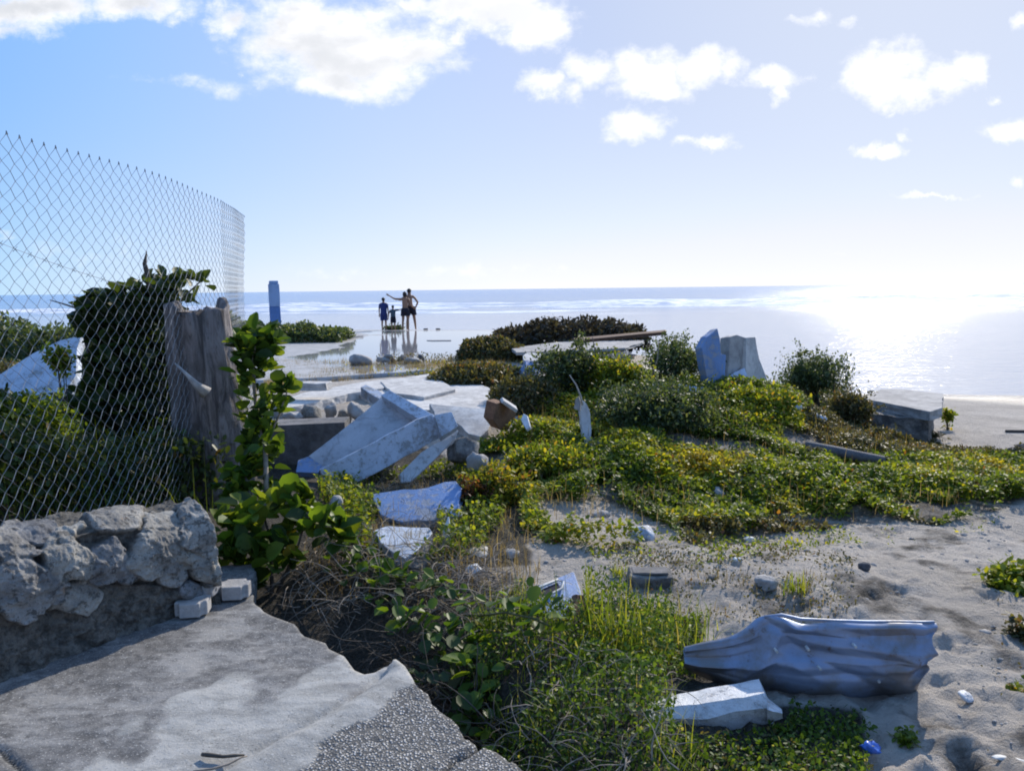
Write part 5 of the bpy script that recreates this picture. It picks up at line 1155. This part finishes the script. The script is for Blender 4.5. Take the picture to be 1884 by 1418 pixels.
grape('sea_grape_shrub', 'big dark broad leaved shrub growing behind the fence left of the stump', [(225, 590, 75, 60, .3, .2), (180, 590, 40, 35, .2, .08), (290, 560, 45, 45, .2, .10), (250, 680, 90, 80, .2, .26), (200, 780, 95, 80, 0, .2), (290, 800, 70, 80, 0, .12), (120, 840, 90, 60, -.2, .12)], 2300, .13, 'grape_dark',
      [([(230, 900, 0), (240, 800, 0), (235, 700, .1), (250, 600, .2), (285, 540, .2)], .03), ([(210, 900, 0), (200, 780, 0), (170, 680, .1), (150, 600, .2)], .025), ([(250, 900, 0), (290, 760, 0), (310, 640, .1), (330, 560, .1)], .02)], 4, 6.6, tintf=low)
grape('sea_grape_sprig', 'small sprig of broad leaves rising above the top of the stump', [(325, 522, 20, 14, 0, .3), (362, 525, 20, 18, 0, .35), (300, 520, 14, 16, 0, .2), (345, 545, 16, 16, 0, .15)], 30, .12, 'grape_dark', [([(318, 600, .1), (325, 560, 0), (350, 535, 0), (372, 515, 0)], .012)], 6, 6.3, tintf=lambda n: rng.uniform(.5, .95, n))
m = MB(); m.tube([ay(275, 530, 6.5), ay(270, 500, 6.5), ay(266, 485, 6.5), ay(270, 462, 6.5)], [.014, .022, .018, .003], 6); tag(m.build('curled_dry_leaf', M['twig_dark'], smooth=True), 'dark curled dry leaf sticking up above the broad leaved shrub', 'dry leaf')
m = MB(); m.tube([ay(92, 552, 7), ay(120, 560, 7), ay(150, 570, 6.9), ay(180, 590, 6.8)], [.004, .008, .01, .012], 5); tag(m.build('bare_branch', M['twig_dark'], smooth=True), 'bare dark branch reaching left across the sea behind the fence', 'branch')
grape('sea_grape_plant', 'tall broad leaved plant with yellowing leaves hugging the right side of the stump', [(475, 632, 48, 34, 0, .13), (455, 640, 26, 32, .1, .08), (468, 690, 44, 46, 0, .14), (500, 640, 16, 20, 0, .05), (525, 712, 18, 14, -.1, .04), (480, 760, 46, 46, -.1, .16), (486, 830, 44, 42, -.2, .14), (450, 870, 38, 26, -.3, .08), (430, 900, 34, 40, -.4, .10), (500, 920, 30, 34, -.4, .08)], 430, .11, 'grape',
      [([(480, 1000, -.6), (490, 900, -.4), (488, 820, -.2), (470, 740, 0), (465, 660, 0), (480, 610, 0)], .022), ([(470, 1000, -.6), (460, 900, -.4), (440, 850, -.3)], .015), ([(488, 820, -.2), (515, 760, -.1), (530, 715, -.1)], .01)], 8, 5.5, smat='twig')
grape('sea_grape_plant', 'low broad leaved plant with large pointed green leaves over the end of the wall', [(450, 960, 60, 44, 0, .22), (545, 930, 34, 42, .1, .14), (580, 960, 55, 30, 0, .16), (430, 1020, 40, 42, -.1, .14), (500, 1020, 60, 42, -.1, .2), (620, 985, 30, 18, 0, .07), (465, 1065, 40, 20, -.1, .07)], 240, .135, 'grape',
      [([(500, 1090, -.1), (500, 1000, 0), (480, 930, .1)], .014), ([(510, 1090, -.1), (550, 1000, 0), (570, 930, .1)], .012), ([(500, 1090, -.1), (440, 1020, 0), (420, 950, .1)], .012)], 12, 4.7, tintf=lambda n: rng.random(n), tilt=.6)
# undergrowth
ug = scatter([(-300, 740), (200, 740), (420, 780), (430, 930), (330, 945), (-300, 1000)], 3800, seed=14, soft=4); ug = ug[(ug[:, 0] < -2.0) & (ug[:, 1] < 12)]
n = len(ug); u2 = ug.copy(); u2[:, 2] += rng.random(n)**.7*(.55+fbm(ug[:, 0], ug[:, 1], 3, 9)*.6)
tag(leaves('undergrowth', u2, rng.uniform(.03, .075, n), M['grape_dark'], 'oval', tilt=1., tint=rng.random(n)), kind='stuff')
gb = scatter([(-300, 860), (100, 850), (330, 860), (420, 900), (380, 960), (300, 975), (-300, 1050)], 260, seed=15, soft=4); n = len(gb); gb[:, 2] -= .02
tag(blades('grass', gb, rng.uniform(.2, .6, n), M['grass'], width=.006, lean=.45, tint=rng.random(n)**2*.6), kind='stuff')
shrub('sapling', 'slender small leaved sapling in front of the tilted white slab', 'sapling', 62, 805, 5.6, 100, 70, 1300, .045, 'vine', seed=61, subs=16, stems=10, base_drop=.5, shell=.3, tint=low)
shrub('sapling', 'leafy sapling standing before the right end of the tilted white slab', 'sapling', 115, 672, 6.2, 26, 34, 170, .05, 'vine', seed=62, subs=6, stems=5, base_drop=.6, shell=.3)

# ------------------------------------------------------------------ foreground growth
wp = scatter(WEEDP, 8000, clump=.12, cs=2.5, seed=20, soft=6, holes=[[(1215, 1262), (1400, 1230), (1460, 1300), (1450, 1345), (1290, 1365), (1230, 1330)], [(1290, 1150), (1740, 1120), (1740, 1320), (1500, 1320), (1440, 1280), (1300, 1250)], [(965, 1050), (1075, 1035), (1075, 1150), (1000, 1140)]]); wp = wp[(wp[:, 0] > -.25)]
n = len(wp); h_ = np.clip(.13+fbm(wp[:, 0]*2.5, wp[:, 1]*2.5, 3, 23)*.26, .03, .34); px, py = proj(wp); h_ *= np.where(px > 1240, .28, 1.); wp[:, 2] += h_*rng.random(n)**.6
tag(leaves('weeds', wp, rng.uniform(.012, .030, n), M['weed'], 'oval', tilt=.9, tint=np.where(rng.random(n) < .06, 1., rng.random(n)*.85)), kind='stuff')
wg = scatter([(870, 1130), (960, 1095), (1120, 1110), (1300, 1140), (1310, 1210), (1250, 1300), (1300, 1500), (960, 1500), (870, 1300)], 700, clump=.25, cs=3, seed=24, soft=8); n = len(wg)
tag(blades('grass', wg, rng.uniform(.08, .26, n), M['grass'], width=.006, lean=.6), kind='stuff')
def tuft(px, py, n, h, label, spread=.06, lean=.3, mat='grass', wd=.009, t0=.5):
    g = gnd(px, py); b = np.array([g[0], g[1], g[2]])+np.concatenate([rng.normal(0, spread, (n, 2)), np.zeros((n, 1))], 1); root = thing('grass_tuft', label, 'grass tuft', g)
    blades('blades', b, rng.uniform(h*.5, h, n), M[mat], root, width=wd, lean=lean, tint=rng.uniform(t0, 1, n)*.85)
tuft(1130, 1200, 110, .34, 'bright yellow green grass tuft standing beside the discarded box', .07, .35)
tuft(1082, 1172, 26, .40, 'few tall thin blades rising in front of the discarded box', .006, .2)
tuft(1230, 1190, 90, .20, 'yellowish grass tuft right of the bright tuft', .10, .6)
tuft(1465, 1090, 40, .14, 'small grass tuft beside the bluish grey stone on the path', .03, .5)
tuft(1140, 1060, 40, .10, 'little green tuft beside the hollow block', .03, .6)
# gully vines with big leaves
def vine_plant(label, pts, n, size, seed, Y0=3.9, mat='grape'):
    rr = np.random.default_rng(seed); ws = [gnd(x, y)+np.array([0, 0, dz]) for x, y, dz in pts]; root = thing('broad_leaved_vine', label, 'vine', ws[0])
    MB().tube(ws, [.006]*len(ws), 5).build('stem', M['stem'], root, smooth=True)
    k = rr.integers(0, len(ws)-1, n); t = rr.random((n, 1)); W = np.array(ws); p = W[k]*(1-t)+W[k+1]*t+rr.normal(0, .055, (n, 3))*np.array([1.2, 1, .8]); p[:, 2] += .03
    leaves('foliage', p, rr.uniform(size*.6, size*1.15, n), M[mat], 'round', root, .5, pitch=rng.uniform(-.5, 1.0, n), tint=rng.uniform(.15, .9, n))
vine_plant('broad leaved vine with lit tips along the top of the gully bank', [(655, 1080, .18), (700, 1105, .16), (760, 1110, .14), (820, 1120, .12), (860, 1150, .1)], 70, .085, 1)
vine_plant('dark leaved vine hanging on the gully bank beside the near slab', [(700, 1130, .12), (760, 1190, .15), (800, 1200, .12), (850, 1240, .1)], 60, .085, 2)
vine_plant('large leaved vine descending the bank to the lower edge of the picture', [(850, 1220, .12), (870, 1270, .12), (880, 1320, .1), (900, 1370, .08), (920, 1420, .06)], 75, .085, 3)
vine_plant('bright green vine runner reaching right into the weeds', [(880, 1180, .14), (930, 1190, .18), (980, 1210, .2), (1010, 1225, .2)], 26, .08, 4)
vine_plant('broad leaved vine trailing over the dry stems toward the slab corner', [(600, 1010, .12), (640, 1050, .12), (665, 1090, .1), (720, 1120, .12)], 46, .08, 5)
vine_plant('dark vine in the deepest part of the gully beside the slab lip', [(760, 1240, .1), (800, 1290, .1), (850, 1330, .08), (880, 1390, .06)], 46, .08, 6, mat='grape_dark')
# dry brush
def brush(label, poly, n, ln, seed, rad=.003, up=.6, mat='twig', hl=.0, name='dry_brush', cat='dry brush'):
    pts = scatter(poly, 900, seed=seed, soft=6)
    rr = random.Random(seed); mb = MB(); c = pts.mean(0)
    for i in range(n):
        p = Vector(pts[rr.randrange(len(pts))])+Vector((0, 0, rr.uniform(0, hl))); d = Vector((rr.uniform(-1, 1), rr.uniform(-1, 1), rr.uniform(-.2, 1.)*up)).normalized(); L = ln*rr.uniform(.4, 1.2); q = [p]
        for s in range(6): d = (d+Vector((rr.uniform(-.35, .35), rr.uniform(-.35, .35), rr.uniform(-.45, .25)))).normalized(); q.append(q[-1]+d*L/6)
        r = rad*rr.uniform(.5, 1.4); mb.tube(q, [r*(1-.12*k) for k in range(7)], 4, cap=False)
    root = thing(name, label, cat, c); mb.build('twigs', M[mat], root, smooth=True)
brush('tangle of pale dry stems over the dark gully beside the slab corner', [(500, 1130), (560, 1030), (660, 1000), (720, 1060), (740, 1140), (620, 1190), (540, 1150)], 190, .34, 3, hl=.24, rad=.0032)
brush('brown dead branches heaped between the tilted slab and the discarded box', [(700, 1060), (800, 1010), (900, 1040), (980, 1100), (960, 1180), (860, 1170), (760, 1110)], 420, .30, 4, rad=.0035, up=.3, mat='twig', hl=.08)
brush('dry grey twigs under the green weeds at the lower edge', [(930, 1250), (1060, 1240), (1220, 1290), (1260, 1500), (960, 1500)], 230, .24, 5, rad=.003, hl=.16, up=.5)
brush('dark roots and stems in the shaded gully', [(640, 1200), (760, 1200), (860, 1300), (960, 1430), (860, 1430), (720, 1250)], 260, .35, 6, rad=.0035, mat='twig_dark', hl=.15)
brush('dry grey stems between the painted slabs', [(690, 900), (800, 890), (850, 960), (820, 1010), (700, 990)], 260, .20, 7, rad=.0022, up=1.2, hl=.05)
pd = scatter([(520, 1030), (640, 990), (800, 1000), (1000, 1040), (980, 1120), (880, 1160), (700, 1110), (560, 1120)], 700, clump=.25, cs=3, seed=30, soft=10); n = len(pd)
tag(blades('dry_grass', pd, rng.uniform(.06, .22, n), M['drygrass'], width=.005, lean=.9), kind='stuff')
pd = scatter([(600, 900), (860, 880), (960, 960), (1000, 1010), (900, 1050), (700, 1050), (600, 1000)], 500, clump=.3, cs=3, seed=31, soft=10); n = len(pd)
tag(blades('dry_grass', pd, rng.uniform(.06, .2, n), M['drygrass'], width=.005, lean=.8), kind='stuff')
pg = scatter([(580, 900), (700, 880), (870, 860), (930, 960), (860, 1050), (660, 1030)], 4500, clump=.3, cs=2.6, seed=32, soft=6, holes=[[(690, 895), (850, 878), (860, 965), (700, 960)], [(680, 960), (800, 960), (810, 1010), (745, 1050), (690, 1010)]]); pg[:, 2] += rng.uniform(0, .14, len(pg))
tag(leaves('ground_cover', pg, rng.uniform(.02, .05, len(pg)), M['vine'], 'oval', tint=rng.random(len(pg))*.8), kind='stuff')
# path edge growth and right edge plants
pe = scatter([(1000, 985), (1400, 985), (1700, 965), (1850, 950), (1850, 980), (1500, 1010), (1300, 1040), (1100, 1030)], 1500, clump=.52, cs=3., seed=33, soft=14); pe[:, 2] += rng.uniform(0, .05, len(pe))
tag(leaves('ground_cover', pe, rng.uniform(.015, .035, len(pe)), M['vine'], 'oval', tint=rng.random(len(pe))*.9), kind='stuff')
ps_ = scatter([(1250, 1060), (1500, 1050), (1560, 1130), (1400, 1150), (1250, 1140)], 700, clump=.5, cs=3, seed=34, soft=10); n = len(ps_)
tag(blades('dry_grass', ps_, rng.uniform(.03, .10, n), M['drygrass'], width=.004, lean=.9), kind='stuff')
lt = scatter([(1080, 1010), (1300, 1000), (1560, 1020), (1600, 1120), (1500, 1140), (1250, 1150), (1120, 1100)], 2600, clump=.44, cs=3.2, seed=44, soft=14); lt[:, 2] += rng.uniform(0, .03, len(lt))
tag(leaves('leaf_litter', lt, rng.uniform(.008, .024, len(lt)), M['olive'], 'oval', tilt=.9, tint=rng.random(len(lt))), kind='stuff')
lt = scatter([(1700, 1120), (1990, 1080), (1990, 1500), (1780, 1500), (1840, 1250)], 700, clump=.52, cs=3.2, seed=46, soft=14); lt[:, 2] += rng.uniform(0, .015, len(lt))
tag(leaves('leaf_litter', lt, rng.uniform(.006, .018, len(lt)), M['olive'], 'oval', tilt=.9, tint=rng.random(len(lt))), kind='stuff')
shrub('creeping_plant', 'bright green creeping plant on bare sand at the right edge', 'plant', 1880, 1078, 4.22, 72, 30, 2200, .045, 'vine', kind='oval', seed=71, subs=12, stems=6, tilt=.6, base_drop=.1, tint=lambda n: rng.uniform(.3, .85, n))
shrub('creeping_plant', 'brownish creeping plant lower at the right edge', 'plant', 1895, 1185, 3.52, 52, 44, 1500, .03, 'olive', kind='oval', seed=72, subs=10, stems=6, tilt=.6, base_drop=.1)
shrub('creeping_plant', 'mixed green plant at the right edge beside the white pebble', 'plant', 1905, 1300, 3.0, 42, 44, 900, .03, 'vine', kind='oval', seed=73, subs=8, stems=4, tilt=.6, base_drop=.08)
shrub('creeping_plant', 'small low weed right of the blue plastic scrap', 'plant', 1668, 1362, 2.74, 36, 14, 300, .022, 'vine', kind='oval', seed=74, subs=6, stems=3, tilt=.6, base_drop=.03, tint=low)
lw = scatter([(1290, 1300), (1420, 1330), (1560, 1300), (1600, 1340), (1620, 1420), (1600, 1500), (1290, 1500)], 2600, clump=.2, cs=3, seed=35, soft=8, holes=[[(1215, 1262), (1400, 1230), (1460, 1300), (1450, 1340), (1290, 1355), (1230, 1330)]]); n = len(lw); lw[:, 2] += rng.random(n)*.05
tag(leaves('weeds', lw, rng.uniform(.012, .028, n), M['olive'], 'oval', tilt=.9, tint=rng.random(n)*.9), kind='stuff')
# litter
p = gnd(1600, 1393); tag(chunk('plastic_scrap', (p[0], p[1], p[2]+.04), (.07, .05, .04), M['plastic_blue'], seed=200, amp=.5, box=0), 'crumpled bright blue plastic scrap in the shade of the large metal sheet', 'litter')
p = gnd(1858, 1402); tag(chunk('bone_white_stick', (p[0], p[1], p[2]+.01), (.13, .035, .02), M['plastic_white'], seed=201, rot=(0, 0, -.3), amp=.3), 'white bleached stick on the sand in the lower right corner', 'stick')
# small pebbles everywhere on the path
pb = scatter([(900, 1040), (1560, 990), (1884, 960), (1884, 1500), (1600, 1500), (1560, 1300), (1300, 1130), (1000, 1140)], 70, clump=.4, cs=2, seed=40, soft=20)
V = []; bm = bmesh.new(); bmesh.ops.create_icosphere(bm, subdivisions=1, radius=1); T0 = np.array([v.co[:] for v in bm.verts]); F0 = np.array([[v.index for v in f.verts] for f in bm.faces]); bm.free()
n = len(pb); sz = rng.gamma(2., .0032, n)+.002; W = T0[None]*(1+rng.uniform(-.3, .3, (n, len(T0), 1)))*sz[:, None, None]*np.array([1.2, 1, .6])+pb[:, None, :]
tag(mkobj('pebbles', np_mesh('pebbles', W.reshape(-1, 3), (F0[None]+(np.arange(n)*len(T0))[:, None, None]).reshape(-1, 3)), M['stone'], smooth=True), kind='stuff')
